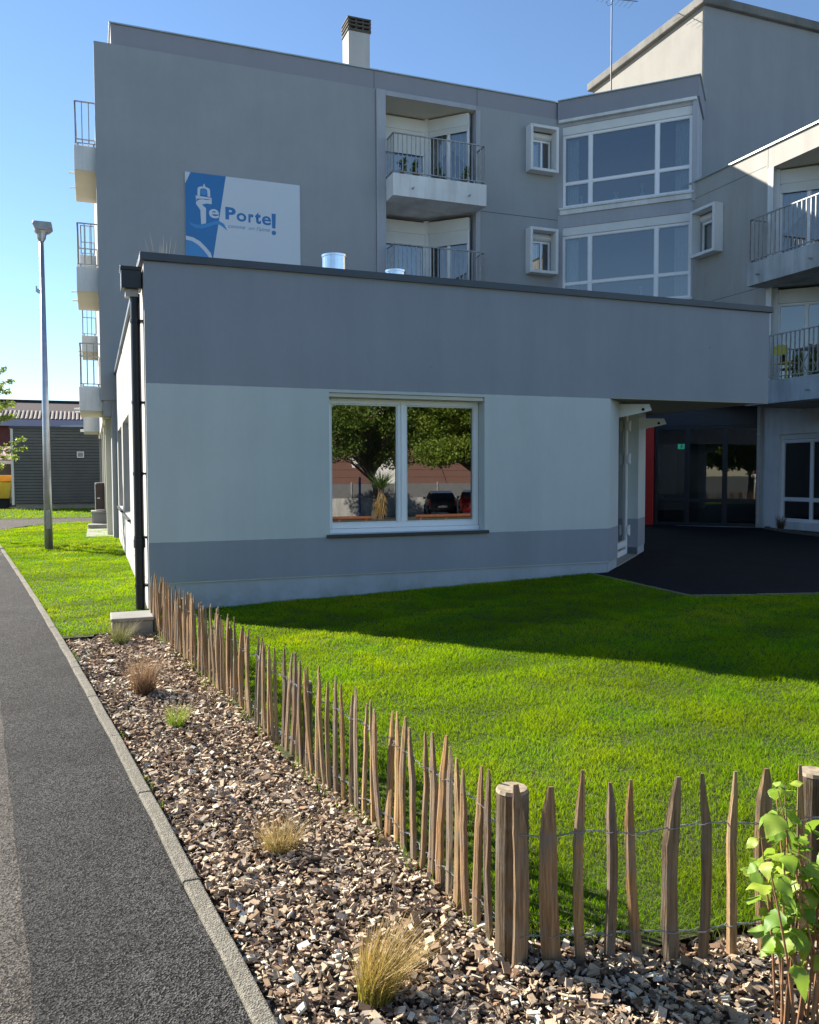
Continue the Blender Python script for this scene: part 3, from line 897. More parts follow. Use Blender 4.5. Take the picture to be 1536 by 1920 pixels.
# balconies on the sunny side wall
for (ya, yb) in ((11.92, 14.45), (22.6, 25.0)):
    for zf in (9.46, 6.58, 3.70):
        b = MB(); b.box(-0.84, -0.301, ya, yb, zf - .56, zf + .02)
        bal = mk('balcony', b, 'white_conc', main, bevel=.008)
        b = MB(); b.quad((-.83, ya + .01, zf - .563), (-.302, ya + .01, zf - .563), (-.302, yb - .01, zf - .563), (-.83, yb - .01, zf - .563)); mk('soffit', b, 'cream', bal)
        for yq in (ya + .5, yb - .9):
            t_ = MB(); t_.tube([(-.8, yq, zf - .48), (-.97, yq, zf - .49)], .022, 8); mk('spout', t_, 'white_conc', bal)
        railing(bal, [((-.34, ya + .06), (-.80, ya + .06)), ((-.80, ya + .06), (-.80, yb - .06)), ((-.80, yb - .06), (-.34, yb - .06))], zf + .02, zf + 1.08, .14)
# things below: columns of the ground floor
for yq in (12.9, 16.4, 20.4):
    b = MB(); b.box(-.25, -.08, yq, yq + .22, 0, 3.0); mk('column', b, 'cream', main, bevel=.01)

# ------------------------------------------------------------------ tall block behind
tw = thing('stair_tower', 'tall grey flat-roofed block with pale sunlit side behind the glazed bay', 'building', (20, 13, 0))
b = MB(); b.quad((16.13, 10, 0), (26, 10, 0), (26, 10, 15), (16.13, 10, 15)); mk('front_wall', b, 'tower_front', tw)
b = MB(); b.quad((16.13, 10, 0), (16.13, 15.7, 0), (16.13, 15.7, 15), (16.13, 10, 15)); b.quad((16.13, 15.7, 0), (26, 15.7, 0), (26, 15.7, 15), (16.13, 15.7, 15)); b.quad((26, 10, 0), (26, 15.7, 0), (26, 15.7, 15), (26, 10, 15))
mk('side_wall', b, 'tower', tw)
b = MB(); b.box(15.98, 26.15, 9.86, 15.84, 15.002, 15.26); mk('roof_slab', b, 'rim', tw, bevel=.03)

# antenna on the roof
an = thing('roof_antenna', 'thin television antenna mast on the roof left of the tall block', 'antenna', (14.5, 12.2, 11.8))
b = MB(); b.tube([(14.5, 12.2, 11.83), (14.5, 12.2, 14.0), (14.5, 12.2, 16.4)], .022, 6); mk('mast', b, 'mast', an)
b = MB(); b.tube([(14.0, 12.2, 15.95), (15.3, 12.0, 15.98)], .012, 5); mk('boom', b, 'mast', an)
for i in range(8):
    x = 14.05 + i * .16
    b = MB(); b.tube([(x, 11.95, 15.96), (x + .05, 12.4, 15.96)], .006, 4); mk('element', b, 'mast', an)
b = MB(); b.tube([(14.5, 12.2, 12.9), (14.62, 12.25, 12.86), (14.72, 12.3, 12.92)], .018, 5); mk('bracket', b, 'mast', an)
b = MB(); b.tube([(14.3, 12.2, 15.9), (14.36, 12.2, 15.78), (14.46, 12.2, 15.8), (14.5, 12.2, 15.9)], .006, 4); mk('cable', b, 'mast', an)

# ------------------------------------------------------------------ right wing
wing = thing('apartment_wing', 'lower three-storey apartment wing with balconies at the right edge', 'building', (18, 4, 0))
XW = 14.95
F = WEST(XW)                        # s = -Y
b = MB(F)
b.panel(-8.94, -6.24, 3.46, 9.48, [(-8.62, -7.86, 7.45, 8.53, .12)])
b.panel(-6.24, -3.3, 8.96, 9.48)
b.panel(-3.3, 3.0, 3.2, 9.48)
mk('wall', b, 'wing', wing)
b = MB(); b.box(XW - .05, 26, -3.02, 9.98, 9.482, 9.52); mk('parapet_cap', b, 'cap', wing)
b = MB(); b.quad((XW, 6.24, 8.96), (XW, 3.3, 8.96), (XW + 1.6, 3.3, 8.96), (XW + 1.6, 6.24, 8.96)); mk('soffit', b, 'cream', wing)
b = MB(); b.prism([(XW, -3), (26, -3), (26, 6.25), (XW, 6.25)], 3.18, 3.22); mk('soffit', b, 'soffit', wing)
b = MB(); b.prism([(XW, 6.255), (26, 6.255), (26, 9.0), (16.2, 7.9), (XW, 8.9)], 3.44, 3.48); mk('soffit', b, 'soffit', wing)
b = MB(); b.box(XW + .004, 15.16, 6.232, 6.30, 3.23, 8.957); mk('reveal', b, 'cream', wing)
b = MB(); b.box(XW - .012, XW + .02, 6.06, 6.232, 3.2, 8.958); mk('pilaster', b, 'white_conc', wing)
b = MB(); b.quad((26, -3, 0), (26, 9.9, 0), (26, 9.9, 9.48), (26, -3, 9.48)); b.quad((16.2, -3, 0), (26, -3, 0), (26, -3, 9.48), (16.2, -3, 9.48)); b.box(XW, 16.2, -3.0, -2.9, 3.2, 9.48)
mk('wall', b, 'wing', wing)
for zj in (9.04, 6.14):
    b = MB(F); b.box(-8.9, -6.3, -.002, .05, zj, zj + .014); mk('joint', b, 'joint', wing)
b = MB(F); b.box(-6.25, -6.238, -.002, .05, 8.96, 9.47); mk('joint', b, 'joint', wing)
boxed_window(wing, F, -8.72, -7.76, 7.36, 8.62)
for (zf, shl, shd, cu) in ((6.60, 8.3, 8.36, True), (3.72, None, None, False)):
    recess(wing, WEST(16.15), DIAG(15.15, 6.2), -5.18, -3.3, 0.0, 1.40, zf, shl, shd, cu, 2.32)
    b = MB(); b.box(14.35, XW - .002, 3.3, 6.25, zf - .52, zf + .02); b.box(XW, 16.6, 3.3, 6.235, zf - .5, zf - .02)
    bal = mk('balcony', b, 'old_conc', wing, bevel=.008)
    for yq in (5.85, 4.3):
        t_ = MB(); t_.tube([(14.4, yq, zf - .30), (14.24, yq, zf - .31)], .022, 8); mk('spout', t_, 'rail', bal)
    railing(bal, [((14.9, 6.2), (14.40, 6.2)), ((14.40, 6.2), (14.40, 3.35))], zf + .02, zf + 1.08)
# ground floor
F = WEST(16.2)
b = MB(F); b.panel(-7.72, 3.0, 0, 3.44, [(-6.98, -4.85, .30, 2.56, .14)], .14); mk('wall', b, 'white_conc', wing)
window(wing, F, -6.98, -4.85, .30, 2.56, .08, (-6.02,), (.88,), .07, .14, None, 'glass_lobby', 1.0, 'lobby')
b = MB(); b.tube([(16.05, 7.55, 3.43), (16.05, 7.55, .28), (16.0, 7.5, .2), (15.88, 7.38, .15)], .05, 10); mk('downpipe', b, 'beige_pipe', wing, smooth=False)
for z in (.5, 1.6, 2.6):
    b = MB(); b.tube([(16.05, 7.55, z - .02), (16.05, 7.55, z + .02)], .058, 10); mk('pipe_clip', b, 'galv', wing)

# ------------------------------------------------------------------ entrance glazing under the bay
_a = R(-43.5)
FE = frame(12.29 + 2.4 * S2, 11.6 - 2.4 * S2, math.cos(_a), math.sin(_a), -math.sin(_a), math.cos(_a)) @ Matrix.Translation((-2.4, 0, 0))
ent = thing('entrance_glazing', 'dark framed glass entrance wall at the back of the covered forecourt', 'entrance', (15.2, 8.7, .08))
window(ent, FE, 2.81, 5.55, .10, 2.86, 0.0, (3.68, 4.67), (.80,), .07, 0, None, 'glass_lobby', 3.2, 'lobby', 'glazed_front', 'anthracite', .10)
b = MB(FE); b.box(2.4, 5.6, -.02, .12, 2.862, 3.55); mk('header', b, 'anthracite', ent)
b = MB(FE); b.box(2.36, 2.80, -.16, .1, .08, 2.95); mk('red_panel', b, 'red', ent, bevel=.008)
b = MB(FE); b.box(2.4, 5.55, -.12, .0, .06, .10); mk('threshold', b, 'conc', ent)
# notice board, exit sign, inner door inside the lobby
b = MB(FE); b.box(4.1, 4.95, 1.2, 1.25, 1.45, 2.4); o = mk('notice_board', b, 'dark', ent)
b = MB(FE); b.box(2.78, 3.25, 1.6, 1.66, .9, 2.35); mk('inner_door', b, 'room', ent)
b = MB(FE); b.box(3.42, 3.62, .14, .16, 2.24, 2.38); ex = mk('exit_sign', b, 'green_sign', ent)
b = MB(FE); b.box(3.50, 3.545, .134, .139, 2.27, 2.35); b.box(3.51, 3.57, .135, .1385, 2.30, 2.315); mk('running_mark', b, 'sign_white', ex)
b = MB(FE); b.box(2.45, 2.5, .1, 3, .1, 3.1); b.box(5.6, 5.65, .1, 3, .1, 3.1); mk('lobby_wall', b, 'lobby', ent)

# ------------------------------------------------------------------ low annex
ax = thing('annex_building', 'low flat-roofed annex with grey and pale painted bands in the foreground', 'building', (4.5, 5, 0))
F = FRONT(0)
b = MB(F); b.panel(0, 6.18, .335, 3.985, [(2.135, 4.24, .845, 2.585, .25)], .25); mk('front_wall', b, 'annex', ax)
b = MB(F); b.panel(6.18, 9.0, 2.64, 3.985); b.quad((9, 0, 2.64), (9, 3.6, 2.64), (9, 3.6, 3.985), (9, 0, 3.985)); mk('canopy_beam', b, 'annex', ax)
b = MB(); b.box(.015, 6.165, .016, .3, -.2, .334); mk('plinth', b, 'plinth', ax)
b = MB(); b.box(0.0, 6.18, -.006, .016, .3345, .342); mk('drip_strip', b, 'galv', ax)
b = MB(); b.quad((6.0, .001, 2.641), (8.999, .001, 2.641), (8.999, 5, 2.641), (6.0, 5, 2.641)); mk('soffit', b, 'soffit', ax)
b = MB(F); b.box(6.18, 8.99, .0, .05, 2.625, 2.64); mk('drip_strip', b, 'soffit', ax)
# angled porch wall with recessed door
FCm = CHAM(6.18, 0)
b = MB(FCm); b.panel(0, 3.36, .33, 2.64, [(.67, 2.57, .20, 2.62, .23)], .23); b.quad((3.36, 0, .33), (3.36, .6, .33), (3.36, .6, 2.64), (3.36, 0, 2.64)); mk('porch_wall', b, 'annex', ax)
b = MB(FCm); b.box(.0, .67, .012, .2, -.1, .328); mk('plinth', b, 'plinth', ax)
b = MB(FCm); b.box(2.57, 3.35, .012, .6, -.1, .328); mk('plinth', b, 'plinth', ax)
b = MB(FCm); b.box(.69, 2.56, .0, .5, .0, .215); mk('threshold', b, 'conc', ax, bevel=.01)
door = window(ax, FCm, .68, 2.56, .22, 2.60, .17, (1.62,), (.4,), .07, 0, None, 'glass', 1.2, 'lobby', 'porch_door', 'pvc', .10)
for z in (.55, 1.75, 2.3):
    b = MB(FCm); b.box(2.47, 2.55, .135, .168, z, z + .14); b.tube([(2.51, .13, z - .02), (2.51, .13, z + .16)], .014, 8); mk('hinge', b, 'pvc', door)
for s_, z_, L in ((.75, 2.60, .42), (2.62, 2.50, .40)):
    b = MB(FCm)
    pr = [(0.16, z_), (-L, z_ - .02), (-L - .03, z_ - .10), (-L + .05, z_ - .12), (0.16, z_ - .22)]
    n = len(pr)
    vs = [(s_ - .02, d_, zz) for d_, zz in pr] + [(s_ + .02, d_, zz) for d_, zz in pr]
    b.add(vs, [tuple(range(n)), tuple(range(n, 2 * n))[::-1]] + [(i, (i + 1) % n, n + (i + 1) % n, n + i) for i in range(n)])
    br = mk('awning_bracket', b, 'pvc', ax, bevel=.006)
    b = MB(FCm); b.tube([(s_ - .025, -L + .08, z_ - .09), (s_ + .025, -L + .08, z_ - .09)], .022, 10); mk('bolt', b, 'dark', br)
# left (sunny) wall
F = WEST(0)
b = MB(F); b.panel(-11.66, 0, -.1, 3.985, [(-7.7, -4.7, .84, 2.6, .16), (-11.0, -8.35, .84, 2.6, .16)], .16); mk('side_wall', b, 'annex_side', ax)
for s0, s1 in ((-7.7, -4.7), (-11.0, -8.35)):
    wd = window(ax, F, s0, s1, .84, 2.6, .14, ((s0 + s1) / 2,), (), .06, .12, None, 'glass', .8)
    b = MB(F); b.box(s0 - .05, s1 + .05, -.05, .15, .80, .838); mk('sill', b, 'sill', wd, bevel=.005)
for s_ in (-3.2, -8.0):
    b = MB(F); b.box(s_ - .006, s_ + .006, -.002, .03, .0, 3.97); mk('joint', b, 'joint', ax)
b = MB(F); b.box(-11.6, -.02, -.002, .03, .335, .345); mk('joint', b, 'joint', ax)
b = MB(F); b.quad((-11.6, .25, -.1), (0.0, .25, -.1), (0.0, .25, 3.9), (-11.6, .25, 3.9)); b.quad((-.2, 0, -.1), (-.2, 1, -.1), (-.2, 1, 3.9), (-.2, 0, 3.9))
mk('inner_wall', b, 'dark', ax) if False else None
# roof and copings
b = MB(); b.box(.1, 8.95, .1, 11.55, 3.60, 3.72); mk('roof', b, 'conc', ax)
b = MB(); b.box(-.04, 9.04, -.045, .32, 3.987, 4.075); mk('coping', b, 'coping', ax, bevel=.006)
b = MB(); b.box(-.045, .30, .32, 11.58, 3.987, 4.07); mk('coping', b, 'coping', ax, bevel=.006)
b = MB(); b.box(8.7, 9.04, .32, 11.58, 3.987, 4.07); mk('coping', b, 'coping', ax, bevel=.006)
b = MB(); b.box(8.98, 9.0, 3.6, 11.5, 0, 3.98); b.box(6, 9, 5.0, 5.1, 0, 3.98); mk('rear_wall', b, 'annex', ax)
# window
F = FRONT(0)
aw = window(ax, F, 2.14, 4.235, .90, 2.58, .18, (3.15,), (), .062, .05, None, 'glass_annex', 1.5, 'room', 'window', 'pvc', .115)
b = MB(F); b.box(2.09, 4.29, -.045, .25, .80, .842); mk('sill', b, 'sill', aw, bevel=.005)
b = MB(F); b.box(2.142, 4.233, .15, .25, .844, .898); mk('sill_trim', b, 'pvc', aw, bevel=.005)
b = MB(F); b.box(3.135, 3.165, .165, .18, .98, 2.50); mk('meeting_rail', b, 'pvc', aw, bevel=.004)
b = MB(F); b.box(2.14, 4.235, .02, .14, 2.535, 2.58); mk('shutter_slot', b, 'cream', aw)
# downpipe with hopper at the corner
b = MB(); b.box(-.235, -.012, .14, .40, 3.70, 3.93); b.box(-.245, -.01, .13, .41, 3.9, 3.945); hp = mk('rain_hopper', b, 'black', ax, bevel=.008)
b = MB(); b.box(-.19, -.05, .2, .34, 3.62, 3.70); mk('hopper_collar', b, 'beige_pipe', hp)
b = MB(); b.tube([(-.085, .26, 3.66), (-.085, .26, .02)], .055, 16); dp = mk('downpipe', b, 'black', ax, smooth=False)
for z in (3.35, 2.42, 1.6, .86, .30):
    b = MB(); b.tube([(-.085, .26, z - .018), (-.085, .26, z + .018)], .061, 16); b.box(-.04, .0, .20, .32, z - .012, z + .012); mk('pipe_clip', b, 'black', dp)
b = MB(); b.tube([(-.085, .26, .74), (-.085, .26, .84)], .066, 16); mk('pipe_socket', b, 'black', dp)

# roof vents
for x, y, r_, zt, lab in ((2.93, 2.5, .19, 4.90, 'larger shiny metal duct cap on the annex roof, below the blue and white sign'), (3.95, 2.6, .155, 4.78, 'smaller shiny metal duct cap on the annex roof, left of the balconies')):
    t = thing('roof_vent', lab, 'roof vent', (x, y, 3.7), 'metal duct caps on the annex roof')
    b = MB(); b.tube([(x, y, 3.72), (x, y, zt - .03)], r_, 28); mk('duct', b, 'zinc', t, smooth=False)
    b = MB(); b.tube([(x, y, zt - .03), (x, y, zt)], r_ + .012, 28); b.tube([(x, y, zt - .25), (x, y, zt - .235)], r_ + .008, 28); mk('rim', b, 'zinc', t)

# ------------------------------------------------------------------ municipal sign on the gable
sg = thing('wall_sign', 'rectangular blue and white lighthouse sign on the grey gable wall', 'sign', (3.14, 11.58, 7.0))
SX, SZ, SY = 1.70, 6.99, 11.56
b = MB(); b.box(SX, SX + 2.885, SY, 11.598, SZ - .05, SZ + 2.05); mk('panel', b, 'sign_white', sg)
def sign_poly(name, pts, mat, lvl):
    b = MB(); y0 = SY - .0025 * lvl
    b.prism_y([(SX + x, SZ + z) for x, z in pts], y0 - .0022, y0 - .0003)
    return mk(name, b, mat, sg)
sign_poly('blue_field', [(.136, 2.05), (.996, 2.05), (.648, -.05), (0, -.05), (0, 1.76)], 'sign_blue', 0)
def arc(cx, cz, r_, a0, a1, n=14): return [(cx + r_ * math.cos(R(a0 + (a1 - a0) * i / n)), cz + r_ * math.sin(R(a0 + (a1 - a0) * i / n))) for i in range(n + 1)]
sign_poly('swoosh', [(0, -.05)] + [(.645, -.05), (.596, .119), (.479, .253), (.339, .383), (.175, .463), (0, .49)], 'sign_white', 1)
sign_poly('pale_disc', [(0, -.05), (.56, -.05), (.543, .028), (.43, .164), (.302, .284), (.15, .37), (0, .395)], 'sign_sky', 2)
lo = [(.294, 1.493), (.297, 1.665), (.315, 1.70), (.36, 1.725), (.442, 1.734), (.53, 1.722), (.585, 1.70), (.603, 1.66), (.607, 1.498)]
li = [(.54, 1.5), (.533, 1.645), (.512, 1.675), (.453, 1.692), (.394, 1.681), (.362, 1.65), (.356, 1.5)]
sign_poly('lantern', lo + li, 'sign_white', 1)
sign_poly('lamp', arc(.452, 1.60, .076, 0, 355, 20), 'sign_sky', 1)
sign_poly('finial', [(.442, 1.729), (.435, 1.771), (.479, 1.814), (.471, 1.775), (.496, 1.731)], 'sign_white', 1)
sign_poly('gallery', [(.249, 1.495), (.64, 1.478), (.635, 1.43), (.497, 1.44), (.284, 1.421), (.264, 1.364)], 'sign_white', 1)
sign_poly('lighthouse_shaft', [(.254, 1.304), (.264, 1.352), (.33, 1.40), (.402, 1.42), (.52, 1.415), (.639, 1.43), (.638, 1.322), (.519, 1.328), (.4, 1.291), (.44, 1.25), (.482, 1.221), (.498, 1.211), (.493, .84), (.373, .802), (.36, 1.149), (.32, 1.21), (.277, 1.259)], 'sign_white', 1)
sign_poly('wave', [(.068, .868), (.145, .805), (.274, .777), (.44, .804), (.583, .862), (.704, .915), (.812, .928), (.931, .873), (1.018, .708), (.93, .777), (.822, .843), (.714, .832), (.558, .758), (.391, .699), (.249, .694), (.132, .744)], 'sign_sky', 2)
sign_poly('exclamation_bar', [(2.142, 1.255), (2.251, 1.255), (2.240, .885), (2.152, .885)], 'sign_blue', 0)
sign_poly('exclamation_dot', arc(2.195, .77, .058, 0, 355, 20), 'sign_blue', 0)
def sign_text(name, txt, x0, x1, zb, zt, mat, lvl, offset, shear=0.0, ref_h=None):
    cu = bpy.data.curves.new('txt', 'FONT')
    cu.body = txt; cu.size = 1.0; cu.offset = offset; cu.shear = shear; cu.resolution_u = 4; cu.extrude = 0.0
    tmp = bpy.data.objects.new('txt', cu); COL.objects.link(tmp)
    bpy.context.view_layer.update()
    me = bpy.data.meshes.new_from_object(tmp.evaluated_get(bpy.context.evaluated_depsgraph_get()))
    bpy.data.objects.remove(tmp)
    co = [v.co.copy() for v in me.vertices]
    mnx, mxx = min(c.x for c in co), max(c.x for c in co)
    mny, mxy = min(c.y for c in co), max(c.y for c in co)
    for v in me.vertices:
        x = SX + x0 + (v.co.x - mnx) / (mxx - mnx) * (x1 - x0)
        z = SZ + zb + (v.co.y - mny) / (mxy - mny) * (zt - zb)
        v.co = (x, SY - .0025 * lvl - .0015, z)
    me.materials.clear(); me.materials.append(M[mat])
    return link(bpy.data.objects.new(name, me), sg, (0, 0, 0))
sign_text('letter', 'e', .569, .813, .985, 1.21, 'sign_white', 1, .018)
for ch_, a, c, zb, zt in (('P', .973, 1.231, .988, 1.299), ('o', 1.252, 1.497, .972, 1.185), ('r', 1.549, 1.682, .97, 1.184), ('t', 1.715, 1.868, .955, 1.25), ('e', 1.892, 2.128, .945, 1.175)):
    sign_text('letter', ch_, a, c, zb, zt, 'sign_blue', 0, .022 if ch_ in 'eo' else .04)
for tx, a, c, zb, zt in (('comme', 1.04, 1.466, .785, .852), ('on', 1.553, 1.70, .79, .845), ("l'aime", 1.751, 2.099, .782, .885)):
    sign_text('script_word', tx, a, c, zb, zt, 'sign_blue', 0, -.004, .35)

# ------------------------------------------------------------------ street lamp
lp = thing('street_lamp', 'tall galvanised lamp post with a flat square head on the side lawn', 'street lamp', (-1.47, 9.18, 0))
b = MB(); b.tube([(-1.47, 9.18, 0), (-1.47, 9.18, 2.4), (-1.47, 9.18, 6.5)], [.085, .07, .042], 20); mk('pole', b, 'galv', lp, smooth=True)
b = MB(); b.tube([(-1.47, 9.18, 6.42), (-1.47, 9.18, 6.48), (-1.47, 9.18, 6.56), (-1.47, 9.18, 6.62)], [.05, .085, .10, .14], 16); mk('neck', b, 'galv', lp)
b = MB(); b.prism_y([(-1.58, 6.62), (-1.34, 6.62), (-1.25, 6.70), (-1.27, 6.79), (-1.61, 6.79), (-1.63, 6.73)], 8.98, 9.38); hd = mk('lamp_head', b, 'rail', lp, bevel=.012)
b = MB(); b.quad((-1.56, 9.02, 6.617), (-1.36, 9.02, 6.617), (-1.36, 9.34, 6.617), (-1.56, 9.34, 6.617)); mk('diffuser', b, 'pvc', hd)
b = MB(); b.box(-1.57, -1.52, 9.14, 9.22, 5.36, 5.44); b.box(-1.60, -1.57, 9.16, 9.2, 5.38, 5.50); mk('cable_clamp', b, 'galv', lp)
b = MB(); b.box(-1.51, -1.43, 9.092, 9.10, .45, .85); mk('hatch', b, 'rail', lp)

# concrete block by the downpipe
b = MB(); b.box(-.43, -.04, -1.18, -.78, -.05, .125); b.box(-.44, -.03, -1.20, -.76, .127, .165)
tag(mk('concrete_block', b, 'conc', None, (-.23, -1, 0), bevel=.012), 'low concrete inspection block at the foot of the black downpipe', 'concrete block')

# ------------------------------------------------------------------ split chestnut picket fence
def picket_mesh(i):
    rg = random.Random(100 + i)
    b = MB()
    h = .60
    wd, th = rg.uniform(.022, .046) / 2 * 1.15, rg.uniform(.016, .028) / 2
    n = 6
    tp = rg.uniform(.09, .17)
    lv = [0, .12, .26, .38, h - tp, h - tp * .45, h]
    sc_ = [.98, 1.03, .96, .98, .93, .66, .34]
    bendx, bendy = rg.uniform(-.018, .018), rg.uniform(-.012, .012)
    skew = rg.uniform(-.3, .3)
    vs = []
    base = [(math.cos(2 * math.pi * k / n + skew) * rg.uniform(.85, 1.2), math.sin(2 * math.pi * k / n + skew) * rg.uniform(.85, 1.2)) for k in range(n)]
    for z, s_ in zip(lv, sc_):
        t = z / h
        cx, cy = bendx * math.sin(t * 3.1) + rg.uniform(-.002, .002), bendy * math.sin(t * 2.4) + rg.uniform(-.002, .002)
        for k, (x, y_) in enumerate(base):
            vs.append((cx + x * wd * s_ * rg.uniform(.94, 1.05), cy + y_ * th * s_ * rg.uniform(.94, 1.05), z - .03))
    fs = []
    for a in range(len(lv) - 1):
        for k in range(n): fs.append((a * n + k, a * n + (k + 1) % n, (a + 1) * n + (k + 1) % n, (a + 1) * n + k))
    fs.append(tuple(range((len(lv) - 1) * n, len(lv) * n)))
    b.add(vs, fs)
    me = bpy.data.meshes.new('picket'); me.from_pydata(b.v, [], b.f); me.materials.append(M['picket'])
    return me
PM = [picket_mesh(i) for i in range(22)]

def fence_post(parent, x, y, h=.60, r_=.055):
    b = MB(); b.tube([(x, y, -.05), (x, y, h * .5), (x + .002, y, h - .012)], [r_ * 1.02, r_, r_ * .98], 14, False); o = mk('post', b, 'post', parent, (x, y, 0))
    b = MB(); b.tube([(x, y, h - .012), (x, y, h)], [r_ * .98, r_ * .9], 14); mk('post_top', b, 'endgrain', o)
    return o

def wire_run(parent, pts, r_=.0016):
    """two strands twisted between the pickets"""
    for ph in (0, math.pi):
        P_ = []
        for i in range(len(pts) - 1):
            a, c = Vector(pts[i]), Vector(pts[i + 1])
            d = (c - a).normalized(); nrm = Vector((-d.y, d.x, 0))
            for j in range(6):
                t = j / 6
                # loops round the picket at each end, twisted in the middle
                off = .016 * math.cos(math.pi * 2 * t) * (1 if ph == 0 else -1) if (t < .25 or t > .8) else .0035 * math.cos(t * 25 + ph)
                P_.append(a.lerp(c, t) + nrm * off + Vector((0, 0, .003 * math.sin(t * 25 + ph))))
        b = MB(); b.tube(P_, r_, 5); mk('wire', b, 'wire', parent)

f1 = thing('picket_fence', 'long split-wood picket fence running from the corner post back to the annex', 'fence', (.5, -4.2, 0))
pts_lo, pts_hi = [], []
y = -7.33
i = 0
while y < -.92:
    x = fx(y)
    lean = random.gauss(0, .035); leany = random.gauss(0, .03)
    if -5.5 < y < -4.6: leany += .10
    if -4.55 < y < -3.6: leany += .03
    hs = random.uniform(.93, 1.05)
    dir_ = math.atan2(1, -.12)
    inst('picket', PM[random.randrange(22)], f1, (x + random.uniform(-.006, .006), y, 0), (lean, -leany, dir_ + random.uniform(-.3, .3)), (1, 1, hs))
    pts_lo.append((x - .0, y, .085 + random.uniform(-.012, .012))); pts_hi.append((x + math.sin(lean) * .4, y - leany * .4, .425 + random.uniform(-.014, .014)))
    y += random.uniform(.070, .090) if y < -4.2 else random.uniform(.052, .070)
    i += 1
for px_, py_ in ((.45, -5.45), (.29, -3.7), (.11, -2.05)): fence_post(f1, px_ + .045, py_, .46, .027)
cpost = fence_post(f1, .70, -7.44, .555, .056)
wire_run(f1, [(.70, -7.50, .09)] + pts_lo); wire_run(f1, [(.70, -7.50, .43)] + pts_hi)
f2 = thing('picket_fence', 'short split-wood picket fence run from the corner post to the right edge', 'fence', (1.4, -7.65, 0))
pts_lo, pts_hi = [], []
xs_ = [.683, .793, .883, .975, 1.072, 1.185, 1.285, 1.385, 1.50, 1.625]
while xs_[-1] < 3.4: xs_.append(xs_[-1] + random.uniform(.09, .12))
for j, x in enumerate(xs_):
    y = fy2(x) - .05
    lean = random.gauss(0, .022)
    inst('picket', PM[(j * 7 + 3) % 22], f2, (x, y, 0), (random.gauss(0, .02), lean, random.uniform(-.4, .4) - .26), (1.12, 1.1, random.uniform(1.02, 1.11)))
    pts_lo.append((x, y, .085 + random.uniform(-.01, .01))); pts_hi.append((x + lean * .4, y, .43 + random.uniform(-.014, .014)))
for x in (1.72, 3.0): fence_post(f2, x, fy2(x) + .03, .57, .052)
wire_run(f2, pts_lo); wire_run(f2, pts_hi)

# ------------------------------------------------------------------ numpy scatter helpers
def blades(name, roots, heights, widths, lean_dir, lean_amt, tones_root, tones_tip, mat, parent=None, segs=2, org=(0, 0, 0), curve=1.0):
    n = len(roots)
    ang = rng.uniform(0, 2 * np.pi, n)
    sx, sy = np.cos(ang), np.sin(ang)
    V, T = [], []
    lv = np.linspace(0, 1, segs + 1)
    for li_, t in enumerate(lv):
        off = lean_amt * (t ** (1 + curve))
        cx = roots[:, 0] + np.cos(lean_dir) * off
        cy = roots[:, 1] + np.sin(lean_dir) * off
        cz = roots[:, 2] + heights * t * (1 - .25 * (lean_amt / (heights + 1e-6)) .clip(0, 2) * t * .5)
        tone = tones_root * (1 - t) + tones_tip * t
        if li_ < segs:
            hw = widths * (1 - .55 * t) * .5
            V.append(np.stack([cx - sx * hw, cy - sy * hw, cz], 1)); V.append(np.stack([cx + sx * hw, cy + sy * hw, cz], 1))
            T.append(tone); T.append(tone)
        else:
            V.append(np.stack([cx, cy, cz], 1)); T.append(tone)
    nv = 2 * segs + 1
    V = np.stack(V, 1).reshape(-1, 3); T = np.stack(T, 1).reshape(-1, 3)
    base = (np.arange(n) * nv)[:, None]
    F_, C_ = [], []
    quads = []
    for s_ in range(segs - 1): quads.append(base + np.array([[2 * s_, 2 * s_ + 1, 2 * s_ + 3, 2 * s_ + 2]]))
    tri = base + np.array([[2 * segs - 2, 2 * segs - 1, 2 * segs]])
    flat = np.concatenate([q.ravel() for q in quads] + [tri.ravel()])
    cnt = np.concatenate([np.full(n * len(quads), 4), np.full(n, 3)]).astype(np.int32)
    return np_mesh(name, V, flat, cnt, mat, parent, T, org=org)

def dist_cam(p): return np.hypot(p[:, 0] - CAM.x, p[:, 1] - CAM.y)

def vnoise(x, y, s, seed=0):
    """cheap smooth value noise"""
    r0 = np.random.default_rng(seed); g = r0.random((64, 64))
    u, v = x * s + 100.3, y * s + 57.7
    i, j = np.floor(u).astype(int), np.floor(v).astype(int)
    fu, fv = u - i, v - j
    fu, fv = fu * fu * (3 - 2 * fu), fv * fv * (3 - 2 * fv)
    G = lambda a, c: g[a % 64, c % 64]
    return (G(i, j) * (1 - fu) + G(i + 1, j) * fu) * (1 - fv) + (G(i, j + 1) * (1 - fu) + G(i + 1, j + 1) * fu) * fv

